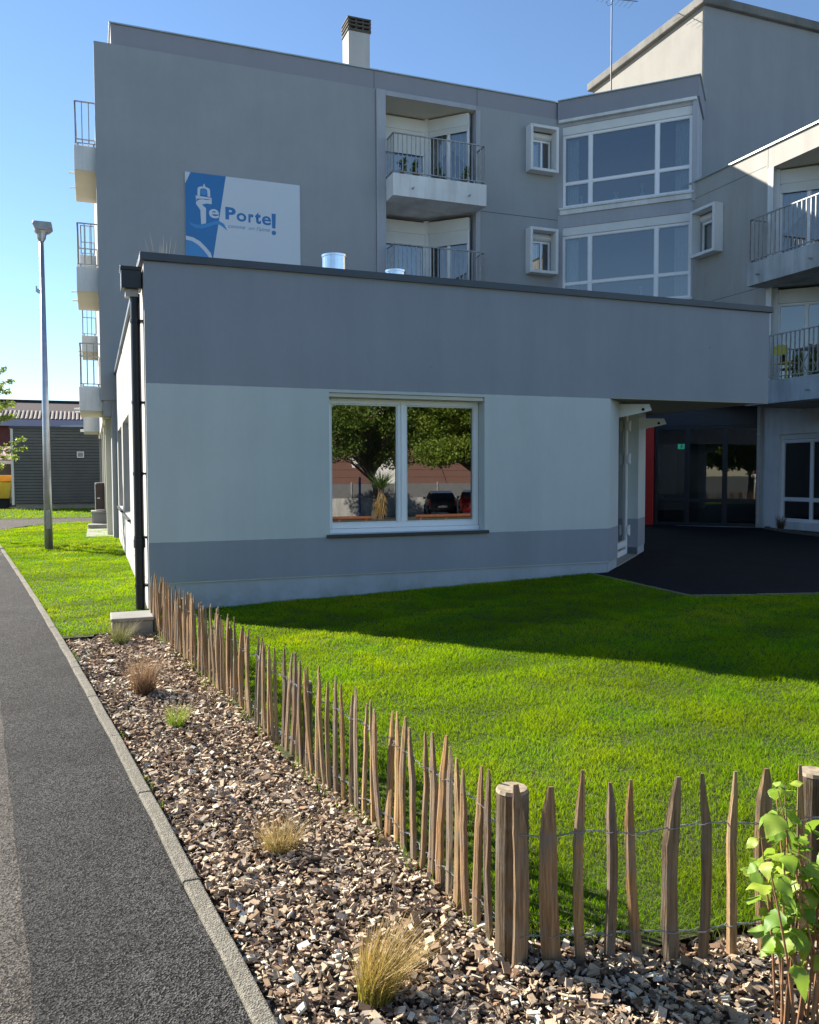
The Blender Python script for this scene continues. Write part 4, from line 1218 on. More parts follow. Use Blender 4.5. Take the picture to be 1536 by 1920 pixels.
def lawn_blades(name, fn, x0, x1, y0, y1, dens, zf, hmean):
    A = (x1 - x0) * (y1 - y0)
    n = int(A * dens)
    p = np.stack([rng.uniform(x0, x1, n), rng.uniform(y0, y1, n)], 1)
    d = dist_cam(p)
    keep = rng.random(n) < np.clip((3.2 / np.maximum(d, 2.0)) ** 1.15, 0.05, 1)
    # only what can come into view from around the camera
    rel = np.arctan2(p[:, 0] - CAM.x, p[:, 1] - CAM.y)
    keep &= np.abs(rel - YAW) < R(48)
    p = p[keep]; d = d[keep]
    ok = np.array([fn(a, c) for a, c in p])
    p = p[ok]; d = d[ok]; n = len(p)
    z = np.array([zf(a, c) for a, c in p])
    roots = np.column_stack([p, z])
    clump = vnoise(p[:, 0], p[:, 1], 5.0, 3); cl2 = vnoise(p[:, 0], p[:, 1], 1.1, 5)
    ht = hmean * rng.uniform(.5, 1.35, n) * (.5 + .9 * clump + .25 * cl2)
    wd = .0024 * np.maximum(1, d / 3.2) ** .85 * rng.uniform(.7, 1.4, n)
    ld_ = rng.uniform(0, 6.28, n) * .8 + cl2 * 4
    la = ht * rng.uniform(.15, 1.0, n)
    g0 = np.array([.07, .12, .008]); g1 = np.array([.42, .52, .008]); gy = np.array([.42, .44, .08]); gd = np.array([.21, .34, .008])
    mixv = np.clip(.45 * rng.random(n) + .55 * clump, 0, 1)[:, None]
    tip = g1 * mixv + gd * (1 - mixv)
    mow = vnoise(p[:, 0] * .35 + p[:, 1] * .25, p[:, 1] * 1.6 - p[:, 0] * .5, 1.3, 8)
    tip = tip * (.62 + .62 * mow + .5 * mow * cl2 + .15 * cl2)[:, None]
    cl3 = vnoise(p[:, 0], p[:, 1], 2.3, 21)
    tip = tip * np.stack([.68 + .30 * cl3, np.ones(n), np.ones(n)], 1)
    tip = tip.clip(0, .56)
    dry = ((rng.random(n) < .04 + .16 * (cl2 > .66)))[:, None]
    tip = np.where(dry, gy, tip)
    return struct(blades(name, roots, ht, wd, ld_, la, np.repeat(g0[None], n, 0), tip, 'grass'), 'stuff')

lawn_blades('lawn_grass', in_front_lawn, -.1, 10, -8.3, .02, 20000, lawn_z, .027)
lawn_blades('side_lawn_grass', in_side_lawn, -3.1, 0, -1.2, 19.3, 12000, lambda x, y: .008, .030)
lawn_blades('far_lawn_grass', in_far_lawn, -6.5, 0.1, 22.6, 31.4, 2500, lambda x, y: .008, .06)

# ------------------------------------------------------------------ wood chip mulch
def chips():
    n = 150000
    x = rng.uniform(-1.0, 2.6, n); y = rng.uniform(-9.4, -1.1, n)
    kxv = np.interp(y, KY, KX); fxv = np.interp(y, FY, FX)
    ok = (x > kxv + .015) & (((y > -7.4) & (x < fxv + .06 + .05 * rng.random(n))) | ((y <= -7.4) & (y < -7.40 - (x - .68) * .27 + .12 * rng.random(n))))
    ok &= ~((x > -.44) & (x < -.03) & (y > -1.2))
    rel = np.arctan2(x - CAM.x, y - CAM.y); d = np.hypot(x - CAM.x, y - CAM.y)
    ok &= (np.abs(rel - YAW) < R(50))
    ok &= rng.random(n) < np.clip(3.6 / d, .45, 1)
    x, y, d = x[ok], y[ok], d[ok]; n = len(x)
    big = np.maximum(1.0, (d / 4.0) ** .6)
    L_ = rng.lognormal(-4.0, .48, n).clip(.007, .042) * big
    W_ = L_ * np.where(rng.random(n) < .25, rng.uniform(.12, .25, n), rng.uniform(.35, .8, n)); H_ = np.minimum(W_, .016) * rng.uniform(.22, .6, n)
    mound = .030 * (vnoise(x, y, 2.2, 11) - .4) + .02 * (vnoise(x, y, 6, 12) - .5)
    kd = np.clip((x - np.interp(y, KY, KX)) / .12, 0, 1)
    z = -.022 + mound * kd - .012 * (1 - kd) + rng.uniform(0, .028, n)
    yaw = rng.uniform(0, 6.28, n); tx = rng.normal(0, .42, n); ty = rng.normal(0, .40, n)
    # eight corners, tapered and skewed
    cs = np.array([[sx, sy, sz] for sz in (-1, 1) for sy in (-1, 1) for sx in (-1, 1)], float)
    P_ = np.repeat(cs[None], n, 0) * np.stack([L_, W_, H_], 1)[:, None] * .5
    P_ *= np.repeat(rng.uniform(.78, 1.1, (n, 4, 3)), 2, 1)[:, [0, 2, 4, 6, 1, 3, 5, 7]] * rng.uniform(.92, 1.06, (n, 8, 3))
    cy_, sy_ = np.cos(yaw), np.sin(yaw); cx_, sx_ = np.cos(tx), np.sin(tx); cz_, sz_ = np.cos(ty), np.sin(ty)
    X, Y, Z = P_[..., 0], P_[..., 1], P_[..., 2]
    Y, Z = Y * cx_[:, None] - Z * sx_[:, None], Y * sx_[:, None] + Z * cx_[:, None]
    X, Z = X * cz_[:, None] + Z * sz_[:, None], -X * sz_[:, None] + Z * cz_[:, None]
    X, Y = X * cy_[:, None] - Y * sy_[:, None], X * sy_[:, None] + Y * cy_[:, None]
    V = np.stack([X + x[:, None], Y + y[:, None], Z + z[:, None]], -1).reshape(-1, 3)
    fq = np.array([[0, 2, 3, 1], [4, 5, 7, 6], [0, 1, 5, 4], [1, 3, 7, 5], [3, 2, 6, 7], [2, 0, 4, 6]])
    fl = ((np.arange(n) * 8)[:, None, None] + fq[None]).ravel()
    pal = np.array([[.20, .145, .10], [.27, .205, .145], [.36, .29, .21], [.50, .43, .34], [.09, .06, .042], [.30, .255, .21], [.16, .12, .09], [.05, .036, .028], [.23, .14, .085]])
    pr = np.array([.17, .20, .17, .08, .08, .16, .09, .03, .02])
    ti = rng.choice(len(pal), n, p=pr)
    T = pal[ti] * rng.uniform(.7, 1.25, (n, 1)) * np.array([1.72, 1.67, 1.58])
    # every corner slightly different in tone, at random
    T = (np.repeat(T, 8, 0) * rng.uniform(.8, 1.15, (n * 8, 1))).clip(0, .72)
    return np_mesh('wood_chip_mulch', V, fl, np.full(n * 6, 4, np.int32), 'chips', None, T)
struct(chips(), 'stuff')

# ------------------------------------------------------------------ ornamental grass clumps
def clump(name, label, x, y, z, h, spread, n, wind, root, tip, cat='grass clump', group='ornamental grass clumps in the mulch bed', wid=.0024, messy=.9):
    a = rng.uniform(0, 6.28, n); r_ = np.sqrt(rng.random(n)) * spread * .42
    roots = np.column_stack([x + np.cos(a) * r_, y + np.sin(a) * r_, np.full(n, z)])
    ht = h * rng.uniform(.45, 1.1, n)
    amt = spread * rng.uniform(.25, 1.0, n)
    da = a + rng.normal(0, messy, n)
    wx, wy = wind
    vx, vy = np.cos(da) * amt + wx * ht, np.sin(da) * amt + wy * ht
    root = np.array(root); tip = np.array(tip)
    v = rng.uniform(.7, 1.25, (n, 1))
    o = blades(name, roots, ht, np.full(n, wid) * rng.uniform(.6, 1.3, n), np.arctan2(vy, vx), np.hypot(vx, vy), np.repeat(root[None], n, 0) * v * np.where(rng.random((n, 1)) < .3, 1.5, 1), np.repeat(tip[None], n, 0) * v * np.where(rng.random((n, 1)) < .25, .55, 1), 'drygrass', None, 5, (x, y, z), .6)
    return tag(o, label, cat, group)
G_ = ([.10, .14, .02], [.40, .28, .10])
clump('grass_clump', 'nearest golden-green grass clump in the mulch, blown to the right', .20, -7.50, -.01, .20, .13, 650, (.60, .15), [.20, .19, .03], [.55, .38, .16])
clump('grass_clump', 'short straw-coloured grass clump beside the middle of the fence', .13, -6.44, -.01, .16, .13, 480, (.10, 0), [.22, .19, .06], [.46, .33, .17])
clump('grass_clump', 'small bright green tuft with pale tips, third clump from the viewer', -.12, -4.50, -.01, .17, .10, 260, (.15, 0), [.14, .24, .02], [.36, .38, .10])
clump('grass_clump', 'reddish-brown dried round grass clump near the kerb', -.26, -3.52, -.01, .29, .17, 650, (.10, 0), [.19, .12, .07], [.36, .25, .16], messy=1.3)
clump('grass_clump', 'olive grass tuft in front of the concrete block', -.36, -1.58, -.01, .24, .18, 380, (.18, 0), [.12, .15, .04], [.28, .24, .12])
clump('grass_clump', 'dry brown tuft in the strip below the ground floor window', 15.75, 6.45, .09, .42, .16, 300, (.05, 0), [.14, .08, .04], [.24, .15, .09], wid=.006, group='tufts by the buildings')
clump('roof_weed', 'thin dry weed growing above the roof edge below the sign', .28, 1.0, 3.72, .80, .22, 40, (0, 0), [.14, .13, .10], [.24, .22, .18], 'weed', 'tufts by the buildings', .008)
# weeds at the fence foot
k = 0
wr, wh = [], []
for yq in np.arange(-7.3, -1.2, .055):
    for _ in range(int(rng.integers(0, 11))):
        wr.append((fx(yq) + rng.normal(0.0, .05), yq + rng.normal(0, .04), -.01)); wh.append(rng.uniform(.03, .11))
for xq in np.arange(.75, 3, .06):
    for _ in range(int(rng.integers(0, 7))):
        wr.append((xq + rng.normal(0, .04), fy2(xq) + rng.normal(.05, .05), -.01)); wh.append(rng.uniform(.03, .09))
for yq in np.arange(-7.8, 9, .06):
    if math.sin(yq * 2.1) + math.sin(yq * 5.3) > .75:
        for _ in range(int(rng.integers(0, 6))):
            wr.append((kx(yq) + rng.normal(.012, .01), yq + rng.normal(0, .03), -.005)); wh.append(rng.uniform(.015, .06))
wr = np.array(wr); wh = np.array(wh); n = len(wr)
struct(blades('weed_grass', wr, wh, np.full(n, .0035), rng.uniform(0, 6.28, n), wh * rng.uniform(.3, 1, n), np.repeat(np.array([[.09, .15, .02]]), n, 0), np.repeat(np.array([[.2, .27, .05]]), n, 0) * rng.uniform(.7, 1.3, (n, 1)), 'grass'), 'stuff')
# planting strip at the wing with its own kerb
b = MB(); P = [(16.19, 7.3), (15.95, 7.15), (15.47, 6.04), (15.03, 4.55), (14.7, 2.5), (16.19, 2.5)]
b.v = [(x, y, .105) for x, y in P]; b.f = [tuple(range(len(P)))]
struct(mk('planting_strip', b, 'soil'))
kb = struct(bpy.data.objects.new('strip_kerb', None)); link(kb, None, (15.5, 6, .1))
for (x0, y0), (x1, y1) in zip(P[:4], P[1:5]):
    d = Vector((x1 - x0, y1 - y0)); d.normalize(); nr = Vector((-d.y, d.x)) * .035
    b = MB(); b.prism([(x0 - nr.x, y0 - nr.y), (x1 - nr.x, y1 - nr.y), (x1 + nr.x, y1 + nr.y), (x0 + nr.x, y0 + nr.y)], .0, .15); mk('edging_stone', b, 'kerb', kb)

# ------------------------------------------------------------------ shrub at the lower right
def leaf_mesh(i):
    rg = random.Random(i)
    b = MB(); n = 14
    vs = []
    curl, twist = rg.uniform(.15, .42), rg.uniform(-.35, .35)
    for k in range(n + 1):
        t = k / n
        wv = .43 * (math.sin(math.pi * min(1, t ** .62)) ** .85) * (1 - .22 * t) * (1 + (.07 if k % 2 else -.04)) if 0 < k < n else 0.01
        zc = -curl * t * t + .03 * math.sin(t * 6 + i)
        fold = .20 + .06 * math.sin(5 * t + i)
        for f in (-1, -.5, 0, .5, 1):
            z = zc + fold * abs(f) * wv - .16 * (abs(f) * wv) ** 2 * 4 + .02 * math.sin(11 * t + 3 * f + i) * abs(f) + twist * f * wv * t
            vs.append((f * wv, t + .06 * abs(f) * (1 - t), z))
    fs = []
    for k in range(n):
        for c in range(4):
            a = 5 * k + c
            fs.append((a, a + 1, a + 6, a + 5))
    b.add(vs, fs)
    b.tube([(0, -.35, .03), (0, 0, 0)], .012, 5)
    me = bpy.data.meshes.new('leaf'); me.from_pydata(b.v, [], b.f); me.materials.append(M['shrub_leaf']); me.shade_smooth()
    return me
LM = [leaf_mesh(i) for i in range(8)]
sh = thing('leafy_shrub', 'young shrub with bright green toothed leaves at the lower right', 'shrub', (1.38, -8.12, 0))
rs = random.Random(21)
for si in range(24):
    bx, by = 1.31 + rs.uniform(-.08, .14), -8.06 + rs.uniform(-.08, .06)
    hh = rs.uniform(.40, .70)
    tx_, ty_ = bx + rs.uniform(-.17, .12), by + rs.uniform(-.06, .08)
    path = [(bx, by, -.03), (bx + (tx_ - bx) * .3, by + (ty_ - by) * .2, hh * .4), (bx + (tx_ - bx) * .7, by + (ty_ - by) * .7, hh * .75), (tx_, ty_, hh)]
    b = MB(); b.tube(path, [.0042, .0035, .0028, .0015], 6); mk('stem', b, 'stem', sh)
    nl = rs.randint(6, 9)
    for j in range(nl):
        t = rs.uniform(.32, 1.0) if j < nl - 2 else 1.0
        q = t * 3
        i0 = min(2, int(q)); fr_ = q - i0
        p = Vector(path[i0]).lerp(Vector(path[i0 + 1]), fr_)
        az = rs.uniform(0, 6.28); s_ = rs.uniform(.038, .088) * (1.05 - .35 * (t > .93))
        inst('leaf', LM[rs.randrange(8)], sh, p + Vector((-math.sin(az), math.cos(az), 0)) * .3 * s_, (rs.uniform(-1.0, .35), rs.uniform(-.5, .5), az), (s_ * rs.uniform(.8, 1.05), s_, s_))

# ------------------------------------------------------------------ trees
def leaf_cloud(name, centers, radii, n, size, tones, parent, org, seed, hollow=.35):
    rg = np.random.default_rng(seed)
    centers = np.array(centers, float); radii = np.array(radii, float)
    wts = radii.prod(1) ** .8; wts /= wts.sum()
    ci = rg.choice(len(centers), n, p=wts)
    dv = rg.normal(size=(n, 3)); dv /= np.linalg.norm(dv, axis=1)[:, None]
    rr = (hollow + (1 - hollow) * rg.random(n) ** .6)[:, None]
    P_ = centers[ci] + dv * rr * radii[ci] + rg.normal(0, .06, (n, 3)) * radii[ci]
    a = rg.normal(size=(n, 3)); a /= np.linalg.norm(a, axis=1)[:, None]
    c = np.cross(a, rg.normal(size=(n, 3))); c /= np.linalg.norm(c, axis=1)[:, None]
    s_ = size * rg.uniform(.6, 1.4, (n, 1))
    V = np.stack([P_ - a * s_, P_ + c * s_ * .5, P_ + a * s_, P_ - c * s_ * .5], 1).reshape(-1, 3)
    fl = np.arange(4 * n); T = np.array(tones)[rg.integers(0, len(tones), n)] * rg.uniform(.7, 1.3, (n, 1))
    return np_mesh(name, V, fl, np.full(n, 4, np.int32), 'leaf', parent, np.repeat(T, 4, 0), org=org)

def tree(label, x, y, z0, trunk_h, crown_c, crown_r, nblob, nleaf, size, tones, seed, tr=.22, group=None, name='tree'):
    rg = random.Random(seed)
    t = thing(name, label, 'tree', (x, y, z0), group)
    cx, cy, cz = crown_c
    top = (x * .4 + cx * .6, y * .4 + cy * .6, cz)
    b = MB(); b.tube([(x, y, z0 - .1), (x + .1, y, z0 + trunk_h * .6), (x * .8 + cx * .2, y * .8 + cy * .2, z0 + trunk_h), top], [tr, tr * .8, tr * .7, tr * .3], 10)
    tk = mk('trunk', b, 'bark', t)
    cs, rr = [], []
    for i in range(nblob):
        a = rg.uniform(0, 6.28); e = rg.uniform(-.8, 1)
        k_ = rg.uniform(.35, .95)
        cxi = (cx + math.cos(a) * crown_r[0] * k_ * math.sqrt(1 - e * e * .6), cy + math.sin(a) * crown_r[1] * k_ * math.sqrt(1 - e * e * .6), cz + e * crown_r[2] * .8)
        q = rg.uniform(.13, .34)
        cs.append(cxi); rr.append((crown_r[0] * q, crown_r[1] * q, crown_r[2] * q * .8))
        if i % 2 == 0:
            b = MB(); st_ = Vector((x * .8 + cx * .2, y * .8 + cy * .2, z0 + trunk_h * rg.uniform(.8, 1)))
            md = st_.lerp(Vector(cxi), .5) + Vector((0, 0, .2)); b.tube([st_, md, cxi], [tr * .35, tr * .2, tr * .05], 6); mk('limb', b, 'bark', tk)
    leaf_cloud('crown', cs, rr, nleaf, size, tones, t, (x, y, z0), seed)
    return t
TG = [(.08, .13, .02), (.13, .20, .03), (.17, .24, .04), (.07, .11, .02)]
tree('broad leafy street tree with a dark crown, seen mirrored in the annex window left pane', 13.7, -32.5, -.9, 2.6, (12.2, -30.5, 4.3), (4.8, 3.0, 3.0), 90, 60000, .075, TG, 5, .17, 'street trees behind the viewer')
tree('leafy street tree with low hanging boughs, seen mirrored in the annex window right pane', 19.6, -30.5, -.85, 2.6, (17.2, -29.5, 4.2), (3.7, 2.8, 3.0), 90, 60000, .075, [(.12, .18, .02), (.17, .24, .03), (.22, .29, .05)], 6, .24, 'street trees behind the viewer')
tree('tall dense tree left behind the viewer, added to darken the entrance glass reflection', -24, -34, -1, 3, (-24, -34, 6), (8, 5, 6), 50, 26000, .22, TG, 15, .3, 'street trees behind the viewer')  # three unseen trees added to keep bright horizon out of the entrance glass
tree('wide dark tree furthest left behind the viewer, added to darken the entrance glass reflection', -36, -22, -.8, 3, (-36, -22, 6), (7, 8, 6), 50, 26000, .22, TG, 16, .3, 'street trees behind the viewer')
tree('dense tree straight behind the viewer, added to darken the entrance glass reflection', -10, -42, -1.2, 3, (-10, -42, 6), (8, 5, 6), 50, 26000, .22, TG, 17, .3, 'street trees behind the viewer')
# sapling at the left edge
def sapling():
    x, y = -3.05, 12.0
    t = thing('sapling', 'young tree with pale spring leaves reaching in at the left edge', 'tree', (x, y, 0))
    rg = random.Random(3)
    b = MB(); b.tube([(x, y, 0), (x + .03, y, 1.8), (x - .02, y, 4.2)], [.06, .045, .015], 8); tk = mk('trunk', b, 'bark', t)
    cs, rr = [], []
    for i in range(34):
        z = rg.uniform(1.2, 3.9); a = rg.uniform(0, 6.28); L_ = rg.uniform(.5, 1.05) * (1.15 - (z - 1.2) / 6)
        st_ = Vector((x, y, z)); en = st_ + Vector((math.cos(a) * L_, math.sin(a) * L_, rg.uniform(-.05, .5)))
        b = MB(); b.tube([st_, st_.lerp(en, .5) + Vector((0, 0, .04)), en], [.014, .009, .003], 5); mk('limb', b, 'bark', tk)
        for q in (.45, .6, .75, .9, 1.0):
            cs.append(st_.lerp(en, q)); rr.append((.085, .085, .075))
    leaf_cloud('crown', cs, rr, 5200, .035, [(.16, .24, .03), (.24, .31, .06), (.30, .35, .10)], t, (x, y, 0), 4, .1)
sapling()

# ------------------------------------------------------------------ background on the left
sd_ = thing('garden_shed', 'dark grey building clad in horizontal boards beyond the side lawn', 'shed', (-2, 33, 0))
b = MB(); b.box(-3.86, .5, 31.06, 36, .28, 3.6); mk('wall', b, 'dark', sd_)
z = .28
while z < 3.60:
    b = MB(); b.prism_y([(-3.84, z + .004), (.5, z + .004), (.5, z + .126), (-3.84, z + .126)], 31.0, 31.055)
    for i in (0, 1, 4, 5): pass
    mk('board', b, 'clad', sd_, bevel=.012)
    z += .135
b = MB(); b.box(-3.95, -3.845, 30.97, 36, .22, 3.62); mk('corner_strip', b, 'white_conc', sd_)
b = MB(); b.box(-4.0, .6, 30.93, 36.1, 3.64, 3.74); mk('roof_edge', b, 'coping', sd_)
b = MB(); b.box(-3.8, .5, 31.1, 35.9, -.1, .27); mk('plinth', b, 'conc', sd_)
b = MB(); b.frame_box(-1.22, -.92, 2.34, 2.62, .045, 30.94, 30.999); vn = mk('vent', b, 'pvc', sd_)
b = MB(); b.box(-1.17, -.97, 30.97, 30.998, 2.39, 2.57); mk('vent_grille', b, 'rail', vn)
b = MB(); b.tube([(-1.9, 31.6, 3.74), (-.2, 31.6, 3.82)], .10, 10); mk('skylight', b, 'cap', sd_)

hs = thing('red_house', 'red-brown house with a tiled roof behind the dark clad building', 'house', (-4, 46, 0))
b = MB(); b.box(-14, 4, 46, 54, 0, 4.55); mk('wall', b, 'red_render', hs)
b = MB(); b.box(-14.3, 4.3, 45.3, 45.5, 4.50, 4.90); mk('fascia', b, 'violet_board', hs)
b = MB(); b.quad((-14.3, 45.4, 4.88), (4.3, 45.4, 4.88), (4.3, 50, 6.35), (-14.3, 50, 6.35)); b.quad((-14.3, 54.6, 4.88), (4.3, 54.6, 4.88), (4.3, 50, 6.35), (-14.3, 50, 6.35)); rf = mk('roof', b, 'tile_dark', hs)
# rounded tile courses on the lower slope
tm = MB(); n = 6
prof = [(math.cos(math.pi * k_ / n) * .10, math.sin(math.pi * k_ / n) * .07) for k_ in range(n + 1)]
vs = [(a, 0, c) for a, c in prof] + [(a * .9, 2.0, c * .9 + .64) for a, c in prof]
tm.add(vs, [(i, i + 1, n + 2 + i, n + 1 + i) for i in range(n)])
tme = bpy.data.meshes.new('tile'); tme.from_pydata(tm.v, [], tm.f); tme.materials.append(M['tile_pale'])
for i in range(34): inst('tile', tme, rf, (-7.6 + i * .24, 45.42, 4.90))
b = MB(); b.box(-14.3, 4.3, 49.9, 50.1, 6.34, 6.45); mk('ridge', b, 'tile_dark', rf)
sk = thing('skip', 'yellow skip with an orange rim left of the dark clad building', 'skip', (-5, 34, 0))
b = MB(); b.prism_y([(-6.6, .45), (-4.25, .45), (-4.15, 1.25), (-6.8, 1.25)], 33.4, 35); mk('body', b, 'yellow', sk, bevel=.02)
b = MB(); b.box(-6.85, -4.1, 33.3, 35.1, 1.252, 1.55); mk('rim', b, 'orange', sk, bevel=.02)
b = MB(); b.box(-6.5, -4.35, 33.5, 34.9, 0, .45); mk('skid', b, 'dark', sk)
for x in (-6.0, -5.2, -4.6):
    b = MB(); b.box(x - .04, x + .04, 33.33, 33.39, .47, 1.25); mk('rib', b, 'yellow', sk)
ct = thing('open_shelter', 'low open shelter with a pink corrugated roof behind the skip', 'shelter', (-6, 39, 0))
b = MB()
for i in range(30):
    x = -9 + i * .2
    b.quad((x, 37.5, 2.35 + .03 * (i % 2)), (x + .2, 37.5, 2.35 + .03 * ((i + 1) % 2)), (x + .2, 40.5, 3.1 + .03 * ((i + 1) % 2)), (x, 40.5, 3.1 + .03 * (i % 2)))
mk('roof', b, 'pink_roof', ct)
b = MB(); b.box(-9, -3, 40.4, 40.6, 0, 2.9); mk('rear_wall', b, 'conc', ct)
for x in (-8.6, -6.2, -3.6):
    b = MB(); b.box(x - .06, x + .06, 37.6, 37.72, 0, 2.34); mk('post', b, 'rail', ct)
b = MB(); b.box(-9, -3, 37.45, 37.55, 2.12, 2.30); mk('gutter', b, 'white_conc', ct)

cb = thing('utility_cabinet', 'brown metal cabinet standing on a concrete plinth beside the building', 'cabinet', (-.35, 17.0, .5))
b = MB()
pr = [(-.52, .52), (-.10, .52), (-.10, 1.34), (-.42, 1.34), (-.49, 1.31), (-.52, 1.24)]
b.prism_y(pr, 16.6, 16.98); mk('body', b, 'brown_metal', cb, bevel=.01)
b = MB(); b.frame_box(-.525, -.10, .52, 1.35, .022, 16.575, 16.60); mk('door_frame', b, 'galv', cb)
b = MB(); b.box(-.46, -.38, 16.585, 16.598, .86, .89); mk('handle', b, 'pvc', cb)
b = MB(); b.box(-.62, -.09, 16.3, 17.1, 0, .42); b.box(-.64, -.08, 16.28, 17.12, .422, .50)
tag(mk('concrete_plinth', b, 'conc', None, (-.35, 16.6, 0), bevel=.015), 'square concrete plinth under the brown cabinet', 'plinth')
b = MB(); b.box(-.75, .0, 12.4, 16.0, -.05, .03); tag(mk('door_slab', b, 'conc', None, (-.4, 14, 0), bevel=.01), 'pale concrete slab on the ground beside the columns', 'slab')
b = MB(); b.box(-.72, -.09, 15.6, 16.27, .0, .14); tag(mk('step', b, 'conc', None, (-.4, 16, 0), bevel=.01), 'single concrete step in front of the plinth', 'step')

# ------------------------------------------------------------------ balcony furniture and plants
def pot_plant(x, y, z, label, s=1.0, seed=1):
    t = thing('pot_plant', label, 'plant', (x, y, z), 'pot plants on the top balcony')
    b = MB(); b.tube([(x, y, z), (x, y, z + .16 * s)], [.07 * s, .10 * s], 12); mk('pot', b, 'pot', t)
    cs = [(x + random.uniform(-.1, .1) * s, y + random.uniform(-.06, .06) * s, z + (.22 + .1 * k_) * s) for k_ in range(4)]
    leaf_cloud('foliage', cs, [(.12 * s, .1 * s, .1 * s)] * 4, 260, .035 * s, TG, t, (x, y, z), seed, .1)
pot_plant(7.35, 11.35, 9.48, 'long leafy pot plant at the left end of the top balcony', 0.9, 31)
pot_plant(7.75, 11.35, 9.48, 'bushy pot plant, second from the left on the top balcony', 0.9, 32)
pot_plant(8.45, 11.30, 9.48, 'small pot plant at the middle of the top balcony', 0.7, 33)
pot_plant(9.15, 11.30, 9.48, 'pot plant near the right end of the top balcony', 0.9, 34)

chr_ = thing('balcony_chair', 'yellow metal chair on the first floor balcony of the right wing', 'chair', (14.95, 5.5, 3.74))
FQ = frame(14.95, 5.55, 0, -1, 1, 0)
z = 3.72
b = MB(FQ); b.box(-.21, .21, -.2, .2, z + .44, z + .465); mk('seat', b, 'chair_yellow', chr_, bevel=.01)
b = MB(FQ)
pr = [(.22 * math.cos(a), .13 * math.sin(a)) for a in [2 * math.pi * k_ / 18 for k_ in range(18)]]
vs = [(p[0], -.215, z + .76 + p[1]) for p in pr] + [(p[0], -.20, z + .76 + p[1]) for p in pr]
b.add(vs, [tuple(range(18)), tuple(range(18, 36))[::-1]] + [(i, (i + 1) % 18, 18 + (i + 1) % 18, 18 + i) for i in range(18)]); mk('backrest', b, 'chair_yellow', chr_)
for sx in (-.21, .21):
    b = MB(FQ); b.tube([(sx * 1.1, -.24, z + .02), (sx * 1.05, -.21, z + .45), (sx, -.21, z + .82), (sx * .8, -.21, z + .86)], .013, 7); mk('leg', b, 'chair_yellow', chr_)
    b = MB(FQ); b.tube([(sx, .2, z + .02), (sx, .17, z + .45)], .013, 7); mk('leg', b, 'chair_yellow', chr_)
tb = thing('balcony_table', 'small dark folding table beside the yellow chair', 'table', (14.95, 4.9, 3.74))
b = MB(); b.box(14.7, 15.2, 4.6, 5.15, z + .70, z + .73); mk('table_top', b, 'rail', tb)
for y0, y1 in ((4.65, 5.1), (5.1, 4.65)):
    for xq in (14.75, 15.15):
        b = MB(); b.tube([(xq, y0, z + .01), (xq, y1, z + .70)], .012, 6); mk('leg', b, 'rail', tb)

# ------------------------------------------------------------------ street behind the viewer, mirrored in the annex window
def house(label, x, y, z0, wx, dy, eave, ridge, mats, group, dormers=()):
    t = thing('house', label, 'house', (x, y, z0), group)
    b = MB(); b.prism([(x, y), (x + wx, y), (x + wx, y - dy), (x, y - dy)], z0, eave)
    b.add([(x, y, eave), (x, y - dy, eave), (x, y - dy / 2, ridge), (x + wx, y, eave), (x + wx, y - dy, eave), (x + wx, y - dy / 2, ridge)], [(0, 1, 2), (3, 5, 4)])
    wl = mk('wall', b, mats[0], t)
    b = MB(); o = .35
    sl = (ridge - eave) / (dy / 2)
    for sgn in (0, 1):
        ya, yr = (y + o, y - dy / 2) if sgn == 0 else (y - dy - o, y - dy / 2)
        b.quad((x - o, ya, eave - sl * o + .08), (x + wx + o, ya, eave - sl * o + .08), (x + wx + o, yr, ridge + .08), (x - o, yr, ridge + .08))
    rf = mk('roof', b, mats[1], t)
    b = MB(); b.box(x + wx * .7, x + wx * .7 + .6, y - dy / 2 - .3, y - dy / 2 + .3, ridge - .6, ridge + .9); mk('chimney', b, mats[0], rf)
    # tile courses across the slope facing the street
    for k_ in range(10):
        q = k_ / 10
        b = MB(); yq = y + o - (dy / 2 + o) * q; zq = eave - sl * o + .085 + (ridge - eave + sl * o) * q
        b.box(x - o, x + wx + o, yq - .06, yq + .02, zq, zq + .05); mk('tile_course', b, mats[1], rf)
    for dx in dormers:
        b = MB(); b.box(x + dx, x + dx + 1.3, y - 2.6, y - .9, eave, eave + 1.7); b.add([(x + dx - .1, y - .8, eave + 1.7), (x + dx + 1.4, y - .8, eave + 1.7), (x + dx + .65, y - .8, eave + 2.3), (x + dx - .1, y - 3, eave + 1.7), (x + dx + 1.4, y - 3, eave + 1.7), (x + dx + .65, y - 3, eave + 2.3)], [(0, 1, 2), (0, 2, 5, 3), (1, 4, 5, 2)])
        dm = mk('dormer', b, 'house_white', t)
        b = MB(); b.box(x + dx + .3, x + dx + 1.0, y - .92, y - .88, eave + .5, eave + 1.4); mk('dormer_window', b, 'dark', dm)
    for k_ in range(3):
        b = MB(); xq = x + wx * (.15 + .3 * k_); b.box(xq, xq + 1.1, y - .05, y + .03, z0 + .9, z0 + 2.1); mk('window', b, 'dark', t)
    return t
house('white house with a brown tiled roof and white dormer, mirrored left in the annex window', 13.0, -52, -1.9, 13, 10, .95, 6.5, ('house_white', 'tile_roof'), 'houses across the street', (5.7,))
house('white house with a reddish tiled roof, mirrored right in the annex window', 27.6, -54, -1.9, 11, 9, 1.0, 6.0, ('house_white', 'tile_roof'), 'houses across the street')
